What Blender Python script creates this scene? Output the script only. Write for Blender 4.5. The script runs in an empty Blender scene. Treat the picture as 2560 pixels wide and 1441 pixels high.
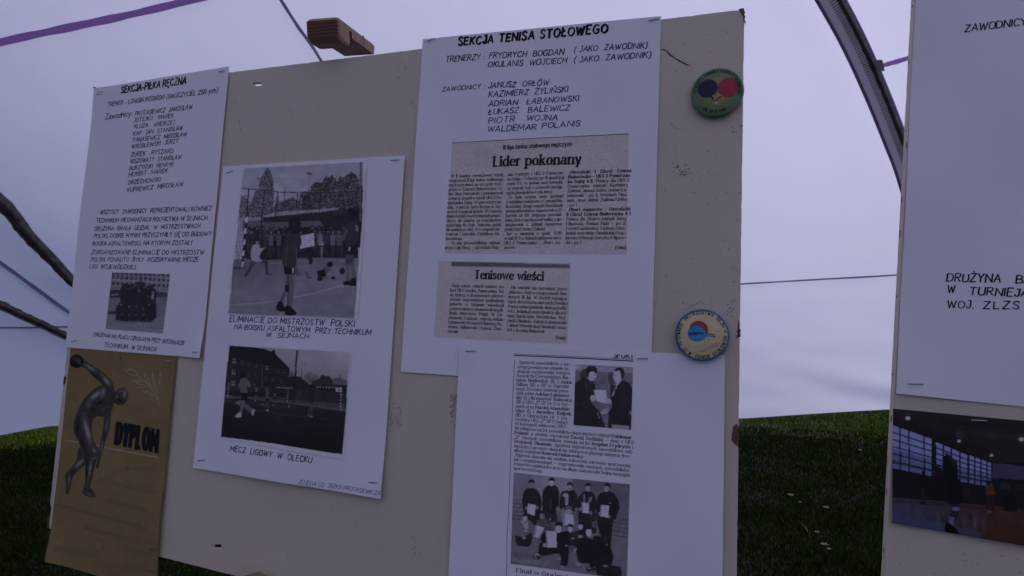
import bpy, bmesh, math, random
import numpy as np
from mathutils import Matrix, Vector
rnd = random.Random(7)
rng = np.random.default_rng(7)
S = bpy.context.scene
COL = S.collection

# ------------------------------------------------------------------ camera, world, sun, exposure
CAM_H = 1.30
PITCH = math.radians(4.52)
FPX = 1428.3                     # focal length in photograph pixels (2560 wide)
cam_d = bpy.data.cameras.new('camera')
cam = bpy.data.objects.new('camera', cam_d)
COL.objects.link(cam)
cam.location = (0, 0, CAM_H)
cam.rotation_euler = (math.pi/2 + PITCH, 0, 0)
cam_d.sensor_width = 36.0
cam_d.lens = FPX/2560*36
cam_d.clip_start = 0.01
cam_d.clip_end = 2000
cam_d.dof.use_dof = True
cam_d.dof.focus_distance = 0.78
cam_d.dof.aperture_fstop = 16.0
S.camera = cam

SUN_EL, SUN_AZ = math.radians(57), math.radians(72)     # azimuth clockwise from +Y (the way the camera looks)
world = bpy.data.worlds.new('World')
S.world = world
world.use_nodes = True
wn = world.node_tree.nodes
sky_n = wn.new('ShaderNodeTexSky')
sky_n.sky_type = 'NISHITA'
sky_n.sun_disc = False
sky_n.sun_elevation = SUN_EL
sky_n.sun_rotation = SUN_AZ
wn['Background'].inputs['Strength'].default_value = 0.13
world.node_tree.links.new(sky_n.outputs[0], wn['Background'].inputs['Color'])
sun_d = bpy.data.lights.new('sun', 'SUN')
sun = bpy.data.objects.new('sun', sun_d)
COL.objects.link(sun)
sun_d.energy = 3.25
sun_d.angle = math.radians(0.53)
sun_d.color = (1.0, 0.95, 0.88)
sdir = Vector((math.sin(SUN_AZ)*math.cos(SUN_EL), math.cos(SUN_AZ)*math.cos(SUN_EL), math.sin(SUN_EL)))
sun.rotation_euler = sdir.to_track_quat('Z', 'Y').to_euler()
sun.location = sdir*30
S.view_settings.view_transform = 'Standard'
S.view_settings.look = 'None'
S.view_settings.gamma = 1
S.view_settings.use_curve_mapping = False
S.view_settings.exposure = 0.0
S.render.engine = 'CYCLES'
S.cycles.max_bounces = 8
S.cycles.diffuse_bounces = 5
S.cycles.transmission_bounces = 6
S.cycles.transparent_max_bounces = 6
S.cycles.use_denoising = True
S.cycles.denoising_input_passes = 'RGB_ALBEDO_NORMAL'
S.cycles.denoising_prefilter = 'ACCURATE'

# ------------------------------------------------------------------ geometry of the place
# camera axes in the world (x right, y down, z forward)
CR = np.array([[1, 0, 0],
               [0, math.sin(PITCH), math.cos(PITCH)],
               [0, -math.cos(PITCH), math.sin(PITCH)]], float)      # columns: right, down, forward
CAMP = np.array([0, 0, CAM_H])
# the drawing board (100 x 70 cm) seen by the camera: rotation and offset measured from its A3 sheets
RB = np.array([[0.94259656, -0.05420487, 0.32950502],
               [0.02493893, 0.99540893, 0.09240728],
               [-0.33300116, -0.07888528, 0.93962085]])
TB = np.array([-0.67942045, -0.32226171, 0.93300268])
BOARD_W, BOARD_H, BOARD_T = 0.985, 0.696, 0.016
_F = np.diag([1, -1, -1.0])
MBn = np.eye(4)
MBn[:3, :3] = CR @ RB @ _F
MBn[:3, 3] = CR @ TB + CAMP
MB = Matrix(MBn.tolist())           # board space: x right, y up, z towards the reader, origin at its top left corner


def ray(px, py):
    return CR @ np.array([(px-1280)/FPX, (py-720.5)/FPX, 1.0])


def at(px, py, d):
    """world point seen at a photo position, d metres ahead"""
    return Vector((CAMP + ray(px, py)*d).tolist())


_Binv = np.linalg.inv(MBn)


def bp(px, py, h=0.0):
    """point on the board plane (raised by h) in board space"""
    o = (_Binv @ np.append(CAMP, 1))[:3]
    d = _Binv[:3, :3] @ ray(px, py)
    l = (h-o[2])/d[2]
    p = o + l*d
    return np.array([p[0], p[1]])


def bpa(X, Y):
    X = np.asarray(X, float); Y = np.asarray(Y, float)
    o = (_Binv @ np.append(CAMP, 1))[:3]
    D = np.stack([(X-1280)/FPX, (Y-720.5)/FPX, np.ones_like(X)], -1) @ (CR.T @ _Binv[:3, :3].T)
    l = -o[2]/D[..., 2]
    return o[0]+l*D[..., 0], o[1]+l*D[..., 1]


# enlarged views of the photograph that measurements were taken in: x0, y0, scale
CROPS = dict(s=(0, 0, 1), c1=(160, 160, .2776), c2=(140, 480, .3054), c3=(100, 860, .4031), c4=(480, 380, .347),
             c5=(480, 760, .347), c6=(1000, 20, .27344), c7=(1080, 330, .2290), c8=(1000, 640, .2220),
             c9=(1100, 840, .29688), c10=(1100, 1100, .29688), g=(1240, 1170, .18809), b1=(1640, 0, .3471),
             b2=(1660, 740, .30534), e1=(2200, 0, .5556), e2=(2180, 660, .5421), pg=(700, 0, .1665))


def cx(c, x, y):
    a = CROPS[c]
    return a[0]+a[2]*x, a[1]+a[2]*y


# ------------------------------------------------------------------ objects
def prop(o, label=None, cat=None, group=None, kind=None):
    if label: o['label'] = label
    if cat: o['category'] = cat
    if group: o['group'] = group
    if kind: o['kind'] = kind
    return o


class Thing:
    """an Empty at c (in the frame M) that parents its parts; part vertices are given in the frame M"""
    def __init__(self, name, label, cat, c, M=MB, group=None):
        self.c = Vector(c)
        self.M = M
        self.o = bpy.data.objects.new(name, None)
        COL.objects.link(self.o)
        self.o.empty_display_size = 0.02
        self.o.matrix_world = M @ Matrix.Translation(self.c)
        prop(self.o, label, cat, group)


def mesh_obj(name, V, F, mat, parent=None, thing=None, smooth=False, M=None):
    """mesh from vertices in thing space; parent is an object (part) or None"""
    me = bpy.data.meshes.new(name)
    V = np.asarray(V, float).reshape(-1, 3)
    if thing is not None:
        V = V - np.array(thing.c)
    me.from_pydata(V.tolist(), [], [list(map(int, f)) for f in F])
    me.update()
    o = bpy.data.objects.new(name, me)
    COL.objects.link(o)
    if mat is not None: me.materials.append(mat)
    if smooth:
        me.polygons.foreach_set('use_smooth', [True]*len(me.polygons))
    if parent is not None:
        o.parent = parent
    elif thing is not None:
        o.parent = thing.o
    if M is not None: o.matrix_world = M
    return o


def box_vf(x0, x1, y0, y1, z0, z1):
    V = [(x0, y0, z0), (x1, y0, z0), (x1, y1, z0), (x0, y1, z0), (x0, y0, z1), (x1, y0, z1), (x1, y1, z1), (x0, y1, z1)]
    F = [(3, 2, 1, 0), (4, 5, 6, 7), (0, 1, 5, 4), (1, 2, 6, 5), (2, 3, 7, 6), (3, 0, 4, 7)]
    return V, F


def bevel_obj(o, w, seg=2):
    bm = bmesh.new(); bm.from_mesh(o.data)
    bmesh.ops.bevel(bm, geom=bm.edges[:], offset=w, segments=seg, profile=0.6, affect='EDGES')
    bm.to_mesh(o.data); bm.free()
    return o


# ------------------------------------------------------------------ materials
def new_mat(name):
    m = bpy.data.materials.new(name)
    m.use_nodes = True
    nt = m.node_tree
    return m, nt, nt.nodes['Principled BSDF']


def N(nt, t, **kw):
    n = nt.nodes.new(t)
    for k, v in kw.items(): setattr(n, k, v)
    return n


def noise(nt, scale, detail=4, rough=0.55, vec=None, dist=0.0):
    n = N(nt, 'ShaderNodeTexNoise')
    n.inputs['Scale'].default_value = scale
    n.inputs['Detail'].default_value = detail
    n.inputs['Roughness'].default_value = rough
    n.inputs['Distortion'].default_value = dist
    if vec is not None: nt.links.new(vec, n.inputs['Vector'])
    return n


def ramp(nt, src, pts):
    r = N(nt, 'ShaderNodeValToRGB')
    nt.links.new(src, r.inputs[0])
    el = r.color_ramp.elements
    while len(el) < len(pts): el.new(0.5)
    for e, (p, c) in zip(el, pts):
        e.position = p
        e.color = (c[0], c[1], c[2], 1)
    return r


def mapping(nt, scale=(1, 1, 1), rot=(0, 0, 0)):
    tc = N(nt, 'ShaderNodeTexCoord')
    mp = N(nt, 'ShaderNodeMapping')
    mp.inputs['Scale'].default_value = scale
    mp.inputs['Rotation'].default_value = rot
    nt.links.new(tc.outputs['Object'], mp.inputs['Vector'])
    return mp.outputs[0]


def bump(nt, b, src, strength, dist=0.001):
    n = N(nt, 'ShaderNodeBump')
    n.inputs['Strength'].default_value = strength
    n.inputs['Distance'].default_value = dist
    nt.links.new(src, n.inputs['Height'])
    nt.links.new(n.outputs[0], b.inputs['Normal'])
    return n


def mat_simple(name, col, rough=0.6, var=0.1, scale=60, metal=0.0, bmp=0.1, spec=0.4):
    m, nt, b = new_mat(name)
    n = noise(nt, scale, 4, vec=mapping(nt))
    c = np.array(col)
    r = ramp(nt, n.outputs[0], [(0.3, c*(1-var)), (0.7, c*(1+var))])
    nt.links.new(r.outputs[0], b.inputs['Base Color'])
    b.inputs['Roughness'].default_value = rough
    b.inputs['Metallic'].default_value = metal
    b.inputs['Specular IOR Level'].default_value = spec
    if bmp: bump(nt, b, n.outputs[0], bmp, 0.0005)
    return m


def mat_paper(name, col, rough=0.75, stain=0.03, spec=0.25):
    m, nt, b = new_mat(name)
    v = mapping(nt)
    n1 = noise(nt, 9, 3, vec=v)
    n2 = noise(nt, 900, 3, vec=v)
    c = np.array(col)
    r = ramp(nt, n1.outputs[0], [(0.3, c*(1-stain)), (0.7, c)])
    vz = noise(nt, 55, 2, 0.5, vec=v)
    sp = ramp(nt, vz.outputs[0], [(0.775, (1, 1, 1)), (0.80, (0.45, 0.43, 0.45))])
    mx = N(nt, 'ShaderNodeMix', data_type='RGBA', blend_type='MULTIPLY')
    mx.inputs[0].default_value = 1.0
    nt.links.new(r.outputs[0], mx.inputs[6]); nt.links.new(sp.outputs[0], mx.inputs[7])
    nt.links.new(mx.outputs[2], b.inputs['Base Color'])
    b.inputs['Roughness'].default_value = rough
    b.inputs['Specular IOR Level'].default_value = spec
    bump(nt, b, n2.outputs[0], 0.08, 0.0003)
    return m


def mat_print(name, rough=0.5, spec=0.35, fibre=0.06):
    """flat print: reflectance from the colour attribute 'ink', with paper grain"""
    m, nt, b = new_mat(name)
    a = N(nt, 'ShaderNodeAttribute', attribute_name='ink')
    n2 = noise(nt, 700, 2, vec=mapping(nt))
    r = ramp(nt, n2.outputs[0], [(0.2, (1-fibre,)*3), (0.8, (1+fibre,)*3)])
    mx = N(nt, 'ShaderNodeMix', data_type='RGBA', blend_type='MULTIPLY')
    mx.inputs[0].default_value = 1.0
    nt.links.new(a.outputs['Color'], mx.inputs[6]); nt.links.new(r.outputs[0], mx.inputs[7])
    nt.links.new(mx.outputs[2], b.inputs['Base Color'])
    b.inputs['Roughness'].default_value = rough
    b.inputs['Specular IOR Level'].default_value = spec
    return m


PAPER = (0.80, 0.785, 0.84)
M_paper = mat_paper('white_paper', PAPER)
M_paper_b = mat_paper('white_paper_older', (0.76, 0.745, 0.80))
M_print = mat_print('photo_print')
M_news = mat_print('newsprint', 0.8, 0.15, 0.12)
M_gloss = mat_print('glossy_print', 0.34, 0.3, 0.02)
M_black = mat_simple('black_marker_ink', (0.016, 0.015, 0.018), 0.5, 0.25, 400, spec=0.08)
M_toner = mat_simple('black_toner', (0.035, 0.034, 0.038), 0.55, 0.3, 900, spec=0.08)
M_navy = mat_simple('navy_marker_ink', (0.016, 0.024, 0.09), 0.5, 0.3, 400, spec=0.08)
M_blue = mat_simple('blue_pen_ink', (0.03, 0.045, 0.16), 0.5, 0.3, 400, spec=0.08)
M_ballpen = mat_simple('ballpoint_ink', (0.06, 0.065, 0.15), 0.5, 0.3, 400, spec=0.08)
M_staple = mat_simple('staple_wire', (0.10, 0.10, 0.11), 0.4, 0.2, 200, metal=0.9)
M_staple_l = mat_simple('bright_staple_wire', (0.55, 0.55, 0.56), 0.35, 0.2, 200, metal=0.9)

# board laminate: beige, faintly mottled, a few scuffs
M_board, nt, b = new_mat('beige_board_face')
v = mapping(nt)
n1 = noise(nt, 3.5, 5, vec=v); n2 = noise(nt, 38, 5, 0.65, vec=v); n3 = noise(nt, 140, 3, 0.6, vec=v)
r1 = ramp(nt, n1.outputs[0], [(0.3, (0.545, 0.475, 0.385)), (0.7, (0.60, 0.53, 0.43))])
r2 = ramp(nt, n2.outputs[0], [(0.27, (0.72, 0.68, 0.64)), (0.36, (1, 1, 1))])
r3 = ramp(nt, n3.outputs[0], [(0.22, (0.62, 0.58, 0.55)), (0.30, (1, 1, 1))])
m1 = N(nt, 'ShaderNodeMix', data_type='RGBA', blend_type='MULTIPLY'); m1.inputs[0].default_value = 0.55
m2 = N(nt, 'ShaderNodeMix', data_type='RGBA', blend_type='MULTIPLY'); m2.inputs[0].default_value = 0.7
nt.links.new(r1.outputs[0], m1.inputs[6]); nt.links.new(r2.outputs[0], m1.inputs[7])
nt.links.new(m1.outputs[2], m2.inputs[6]); nt.links.new(r3.outputs[0], m2.inputs[7])
nt.links.new(m2.outputs[2], b.inputs['Base Color'])
b.inputs['Roughness'].default_value = 0.55
b.inputs['Specular IOR Level'].default_value = 0.3
bump(nt, b, n3.outputs[0], 0.06, 0.0005)

M_fibre = mat_simple('bare_fibreboard', (0.16, 0.07, 0.035), 0.9, 0.45, 300, bmp=0.8)
M_scuff = mat_simple('scuff_mark', (0.19, 0.15, 0.12), 0.9, 0.4, 300)


def mat_wood(name, c0, c1, axis=2):
    m, nt, b = new_mat(name)
    sc = [60, 60, 60]; sc[axis] = 5
    n = noise(nt, 1.0, 6, 0.6, vec=mapping(nt, sc), dist=0.6)
    r = ramp(nt, n.outputs[0], [(0.3, c0), (0.55, c1), (0.75, np.array(c0)*0.8)])
    nt.links.new(r.outputs[0], b.inputs['Base Color'])
    b.inputs['Roughness'].default_value = 0.6
    bump(nt, b, n.outputs[0], 0.25, 0.0008)
    return m


M_wood = mat_wood('easel_wood', (0.17, 0.098, 0.060), (0.26, 0.155, 0.098))
M_woodv = mat_wood('easel_wood_upright', (0.17, 0.098, 0.060), (0.26, 0.155, 0.098), 1)

# end grain: curved rings
M_end, nt, b = new_mat('easel_end_grain')
w = N(nt, 'ShaderNodeTexWave', wave_type='RINGS')
tc = N(nt, 'ShaderNodeTexCoord'); mp = N(nt, 'ShaderNodeMapping')
mp.inputs['Location'].default_value = (-0.03, 0.035, 0)
nt.links.new(tc.outputs['Object'], mp.inputs['Vector']); nt.links.new(mp.outputs[0], w.inputs['Vector'])
w.inputs['Scale'].default_value = 75; w.inputs['Distortion'].default_value = 2.5; w.inputs['Detail'].default_value = 3
r = ramp(nt, w.outputs['Color'], [(0.2, (0.06, 0.028, 0.018)), (0.8, (0.15, 0.072, 0.046))])
nt.links.new(r.outputs[0], b.inputs['Base Color']); b.inputs['Roughness'].default_value = 0.8


# tent fabric: thin cloth that lets daylight through
def mat_fabric(name, trans, refl, bmp=0.16):
    m = bpy.data.materials.new(name); m.use_nodes = True
    nt = m.node_tree
    for n in list(nt.nodes):
        if n.type == 'BSDF_PRINCIPLED': nt.nodes.remove(n)
    out = [n for n in nt.nodes if n.type == 'OUTPUT_MATERIAL'][0]
    t = N(nt, 'ShaderNodeBsdfTranslucent'); d = N(nt, 'ShaderNodeBsdfDiffuse')
    v = mapping(nt)
    n1 = noise(nt, 0.5, 4, 0.6, vec=v); n2 = noise(nt, 1.6, 3, 0.5, vec=v, dist=0.3)
    tr = np.array(trans); rf = np.array(refl)
    r = ramp(nt, n1.outputs[0], [(0.3, tr*0.98), (0.7, tr*1.02)])
    nt.links.new(r.outputs[0], t.inputs['Color'])
    d.inputs['Color'].default_value = (rf[0], rf[1], rf[2], 1)
    a = N(nt, 'ShaderNodeAddShader')
    nt.links.new(t.outputs[0], a.inputs[0]); nt.links.new(d.outputs[0], a.inputs[1])
    nt.links.new(a.outputs[0], out.inputs['Surface'])
    bm_ = N(nt, 'ShaderNodeBump'); bm_.inputs['Strength'].default_value = bmp; bm_.inputs['Distance'].default_value = 0.10
    nt.links.new(n2.outputs[0], bm_.inputs['Height'])
    nt.links.new(bm_.outputs[0], t.inputs['Normal'])
    return m


M_tent = mat_fabric('white_tent_fabric', (0.340, 0.330, 0.43), (0.57, 0.555, 0.63))
M_seam = mat_fabric('purple_seam_tape', (0.31, 0.20, 0.36), (0.24, 0.17, 0.30))
M_seam2 = mat_fabric('grey_seam_tape', (0.22, 0.20, 0.29), (0.17, 0.16, 0.22))
M_sledge = mat_fabric('sleeve_edge_tape', (0.14, 0.11, 0.18), (0.12, 0.10, 0.16))
M_sleeve = mat_fabric('pole_sleeve_fabric', (0.32, 0.305, 0.34), (0.42, 0.40, 0.43))
M_pole = mat_simple('dark_tent_pole', (0.062, 0.057, 0.057), 0.38, 0.45, 14, metal=0.4)

# ------------------------------------------------------------------ lettering: one skeleton alphabet, drawn with different pens
GL = {
'A': "7.2|0,0 3.6,10 7.2,0;1.3,3.5 5.9,3.5", 'B': "6|0,0 0,10;~0,10 3,10 5.2,9.2 5.2,6.6 3,5.4 0,5.3;~0,5.3 3.4,5.3 6,4.2 6,1.3 3.6,.1 0,0",
'C': "6.4|~6.4,8.2 5,9.7 3.2,10 1,8.6 0,5 1,1.4 3.2,0 5,.3 6.4,1.8", 'D': "6.8|0,0 0,10;~0,10 3,9.9 5.9,8.4 6.8,5 5.9,1.6 3,.1 0,0",
'E': "5.4|5.4,10 0,10 0,0 5.4,0;0,5.3 4.4,5.3", 'F': "5.2|5.2,10 0,10 0,0;0,5.3 4.2,5.3",
'G': "7|~6.7,8.2 5.2,9.7 3.4,10 1,8.6 0,5 1,1.4 3.4,0 5.4,.3 6.8,1.6;6.8,1.2 6.8,4.6 4.2,4.6", 'H': "6.6|0,0 0,10;6.6,0 6.6,10;0,5.2 6.6,5.2",
'I': "0.6|.3,0 .3,10", 'J': "4|~4,10 4,3 3.5,.8 2,0 .5,.6 0,2;1.2,10 4,10", 'K': "6|0,0 0,10;5.8,10 0,4.4;1.8,6 6.2,0", 'L': "5|0,10 0,0 5,0",
'M': "8.4|0,0 .4,10 4.2,2.5 8,10 8.4,0", 'N': "6.8|0,0 0,10 6.8,0 6.8,10", 'O': "7.4|~3.7,10 1.1,8.7 0,5 1.1,1.3 3.7,0 6.3,1.3 7.4,5 6.3,8.7 3.7,10",
'P': "5.6|0,0 0,10;~0,10 3,10 5.5,9.1 5.6,6.4 3.4,4.9 0,4.8", 'Q': "7.4|~3.7,10 1.1,8.7 0,5 1.1,1.3 3.7,0 6.3,1.3 7.4,5 6.3,8.7 3.7,10;4.4,2.4 7.4,-.8",
'R': "6.2|0,0 0,10;~0,10 3,10 5.4,9.2 5.4,6.4 3.4,5.1 0,5;2.6,5 6.2,0", 'S': "5.4|~5.2,8.3 4,9.8 2.2,10 .4,8.7 .5,6.6 2.8,5.2 5,3.8 5.2,1.6 3.4,.1 1.4,.2 0,1.7",
'T': "6.4|0,10 6.4,10;3.2,10 3.2,0", 'U': "6.4|~0,10 0,3.4 .8,.9 3.2,0 5.6,.9 6.4,3.4 6.4,10", 'V': "6.8|0,10 3.4,0 6.8,10", 'W': "9.6|0,10 2.4,0 4.8,8.6 7.2,0 9.6,10",
'X': "6.6|0,0 6.4,10;.2,10 6.6,0", 'Y': "6.4|0,10 3.2,5;6.4,10 3.2,5 3.2,0", 'Z': "6|.2,10 6,10 0,0 6,0",
'a': "4.8|~.6,5.6 1.6,6.7 3,6.7 4.2,5.6 4.2,3.5 4.3,1 5,0;~4.2,4.2 2.2,3.9 .2,2.8 .2,.9 1.6,0 3,.3 4.2,1.5", 'b': "5|0,10.3 0,.1;~0,5 1.4,6.6 3.2,6.8 5,5.2 5,1.8 3.4,.1 1.4,.1 0,1.6",
'c': "4.4|~4.4,5.4 3.2,6.7 1.6,6.6 0,4.8 0,1.9 1.6,.1 3.2,0 4.5,1.3", 'd': "5|5,10.3 5,0;~5,5 3.6,6.7 1.7,6.7 0,5 0,1.8 1.5,.1 3.4,.1 5,1.6",
'e': "4.6|~.1,3.7 4.6,3.8 4.2,5.9 2.4,6.8 .6,5.7 0,3.4 .5,1 2.4,0 4.5,1.2", 'f': "3.4|~1.3,0 1.3,7.5 1.7,9.6 2.8,10.3 3.8,9.8;0,6.6 3.2,6.6",
'g': "4.8|~4.6,4.9 3.4,6.7 1.6,6.7 0,5 0,2.2 1.5,.4 3.3,.5 4.6,2;~4.7,6.7 4.7,-.6 4,-2.8 2.2,-3.3 .3,-2.4", 'h': "4.9|0,0 0,10.3;~0,4.8 1.6,6.6 3.4,6.8 4.8,5.4 4.9,0",
'i': "0.6|.3,0 .3,6.7;.3,8.9 .3,9.8", 'j': "1.4|~1.2,6.7 1.2,-1 .7,-2.9 -.8,-3.2;1.2,8.9 1.2,9.8", 'k': "4.7|0,0 0,10.3;4.4,6.7 0,2.9;1.5,4.2 4.8,0", 'l': "0.6|.3,0 .3,10.3",
'm': "7.8|0,0 0,6.7;~0,4.8 1.3,6.6 2.8,6.8 3.9,5.6 3.9,0;~3.9,4.8 5.2,6.6 6.7,6.8 7.8,5.6 7.8,0", 'n': "4.8|0,0 0,6.7;~0,4.8 1.6,6.6 3.4,6.8 4.7,5.4 4.8,0",
'o': "5|~2.5,6.8 .6,5.8 0,3.4 .6,1 2.5,0 4.4,1 5,3.4 4.4,5.8 2.5,6.8", 'p': "5|0,-3.3 0,6.7;~0,5 1.4,6.6 3.2,6.8 5,5.2 5,1.8 3.4,.1 1.4,.1 0,1.6",
'q': "5|5,-3.3 5,6.7;~5,5 3.6,6.7 1.7,6.7 0,5 0,1.8 1.5,.1 3.4,.1 5,1.6", 'r': "3.2|0,0 0,6.7;~0,4.4 1,6.1 2.2,6.8 3.4,6.4", 's': "4|~3.8,5.6 2.6,6.8 1,6.6 .2,5.2 1.2,3.9 3.2,3 4,1.6 2.8,.1 1.2,0 0,1.2",
't': "3.2|~1.3,8.8 1.3,1.6 2,.1 3.4,.5;0,6.6 3.1,6.6", 'u': "4.8|~0,6.7 0,1.5 1.3,0 3.2,.2 4.8,2;4.8,6.7 4.8,0", 'v': "4.8|0,6.7 2.4,0 4.8,6.7", 'w': "7.4|0,6.7 1.9,0 3.7,6.2 5.5,0 7.4,6.7",
'x': "4.8|0,0 4.6,6.7;.2,6.7 4.8,0", 'y': "4.8|0,6.7 2.5,.2;~4.8,6.7 2.2,-1 1.2,-3 -.2,-3.2", 'z': "4.4|.2,6.7 4.3,6.7 0,0 4.4,0",
'0': "5|~2.5,10 .6,8.6 0,5 .6,1.4 2.5,0 4.4,1.4 5,5 4.4,8.6 2.5,10", '1': "3|.4,7.8 2.4,10 2.4,0", '2': "5|~.1,7.8 1,9.6 2.6,10 4.6,8.8 4.6,6.6 2.4,3.2 0,0;0,0 5,0", '3': "5|~.2,8.6 1.8,10 4,9.4 4.4,7 2.4,5.4;~2.4,5.4 4.8,4.6 4.8,1.4 2.4,0 0,1.2",
'4': "5.4|4,0 4,10 0,3 5.4,3", '5': "5|4.6,10 .8,10 .4,5.6;~.4,5.6 2.4,6.4 4.8,5 4.8,1.8 2.6,0 0,1", '6': "5|~4.4,9.4 2,8.8 .3,5.4 .2,2 2.2,0 4.4,.8 4.9,3.4 3,5.8 .4,4.2", '7': "5|0,10 5,10 1.8,0",
'8': "5|~2.5,10 .5,8.8 .6,6.6 2.5,5.4 4.6,3.8 4.6,1.2 2.5,0 .4,1.2 .4,3.8 2.5,5.4 4.4,6.6 4.5,8.8 2.5,10", '9': "5|~.6,.6 3,1.2 4.7,4.6 4.8,8 2.8,10 .6,9.2 .1,6.6 2,4.2 4.6,5.8",
'.': "0.8|.1,.1 .8,.1", ',': "1|.8,.4 0,-1.8", ':': "0.8|.1,.3 .8,.3;.1,5.2 .8,5.2", '-': "3|0,3.6 3,3.6", '–': "5|0,3.6 5,3.6", '(': "2.2|~2.2,11.4 .5,8 0,4.6 .5,1 2.2,-2.4", ')': "2.2|~0,11.4 1.7,8 2.2,4.6 1.7,1 0,-2.4",
'/': "4|0,-1.5 4,11", '"': "2.4|.6,10.4 0,7.8;2.4,10.4 1.8,7.8", '„': "2.4|.6,1 0,-1.8;2.4,1 1.8,-1.8", '_': "5|0,0 5,0",
}
ACC = {'Ą': ('A', 'o'), 'Ć': ('C', 'a'), 'Ę': ('E', 'o'), 'Ł': ('L', 'l'), 'Ń': ('N', 'a'), 'Ó': ('O', 'a'), 'Ś': ('S', 'a'), 'Ź': ('Z', 'a'), 'Ż': ('Z', 'd'),
       'ą': ('a', 'o'), 'ć': ('c', 'a'), 'ę': ('e', 'o'), 'ł': ('l', 'l'), 'ń': ('n', 'a'), 'ó': ('o', 'a'), 'ś': ('s', 'a'), 'ź': ('z', 'a'), 'ż': ('z', 'd')}
_gc = {}


def glyph(ch):
    """(width, [(smooth, Nx2 array, is_accent)])"""
    if ch in _gc: return _gc[ch]
    base, acc = ACC.get(ch, (ch, None))
    if base not in GL: base = '.'
    w, st = GL[base].split('|')
    w = float(w)
    out = []
    for s in st.split(';'):
        sm = s[0] == '~'
        if sm: s = s[1:]
        out.append((sm, np.array([[float(q) for q in p.split(',')] for p in s.split()]), False))
    top = 10 if base.isupper() else 6.8
    if acc == 'a': out.append((False, np.array([[w/2-.3, top+.9], [w/2+1.3, top+3]]), True))
    if acc == 'd': out.append((False, np.array([[w/2-.1, top+1.6], [w/2+.3, top+2.5]]), True))
    if acc == 'o': out.append((True, np.array([[w-.4, 0], [w-1.2, -1.2], [w-1, -2.4], [w+.2, -2.4]]), True))
    if acc == 'l': out.append((False, np.array([[-1.3, 4.0], [2.4, 6.6]]), True))
    _gc[ch] = (w, out)
    return _gc[ch]


def catmull(P, n=4):
    P = np.vstack([2*P[0]-P[1], P, 2*P[-1]-P[-2]])
    if np.allclose(P[1], P[-2]): P[0] = P[-3]; P[-1] = P[2]
    t = np.linspace(0, 1, n, endpoint=False)[:, None]
    out = []
    for i in range(1, len(P)-2):
        a, b, c, d = P[i-1:i+3]
        out.append(0.5*((2*b)+(-a+c)*t+(2*a-5*b+4*c-d)*t**2+(-a+3*b-3*c+d)*t**3))
    out.append(P[-2][None])
    return np.vstack(out)


class Pen:
    def __init__(s, w=1.0, thin=None, serif=0.0, slant=0.0, gap=1.8, space=3.6, jit=0.0, nib=90, n=3, xs=1.0, wob=0.0):
        s.w = w; s.thin = w if thin is None else thin; s.serif = serif; s.slant = slant; s.gap = gap
        s.space = space; s.jit = jit; s.nib = math.radians(nib); s.n = n; s.xs = xs; s.wob = wob


HAND = Pen(1.8, 1.45, slant=.12, gap=2.5, space=5.0, jit=.35, n=4, wob=.25, nib=70)
HANDB = Pen(2.7, 1.9, slant=.10, gap=2.6, space=4.6, jit=.3, n=4, nib=60, wob=.2)
CHISEL = Pen(3.4, 1.9, slant=.05, gap=3.3, space=5.5, jit=.3, n=4, nib=50, wob=.2)
HANDL = Pen(1.5, slant=.16, gap=2.0, space=4.0, jit=.5, n=4, wob=.3)
THINH = Pen(1.0, slant=.2, gap=1.7, space=3.5, jit=.5, n=4, wob=.3)
SERIF = Pen(1.6, .95, serif=1.2, gap=2.1, space=3.2, n=2)
SERIFB = Pen(2.4, 1.1, serif=1.4, gap=2.5, space=3.4, n=2)
HEAD = Pen(2.6, .9, serif=1.7, gap=3.0, space=4.5, n=4)
SANSB = Pen(2.2, 1.7, gap=2.7, space=4.0, n=3)
SANSC = Pen(2.6, 2.1, gap=3.2, space=4.0, n=4)
CURS = Pen(.7, slant=.45, gap=.9, space=4, jit=.4, n=3, wob=.2)


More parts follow.
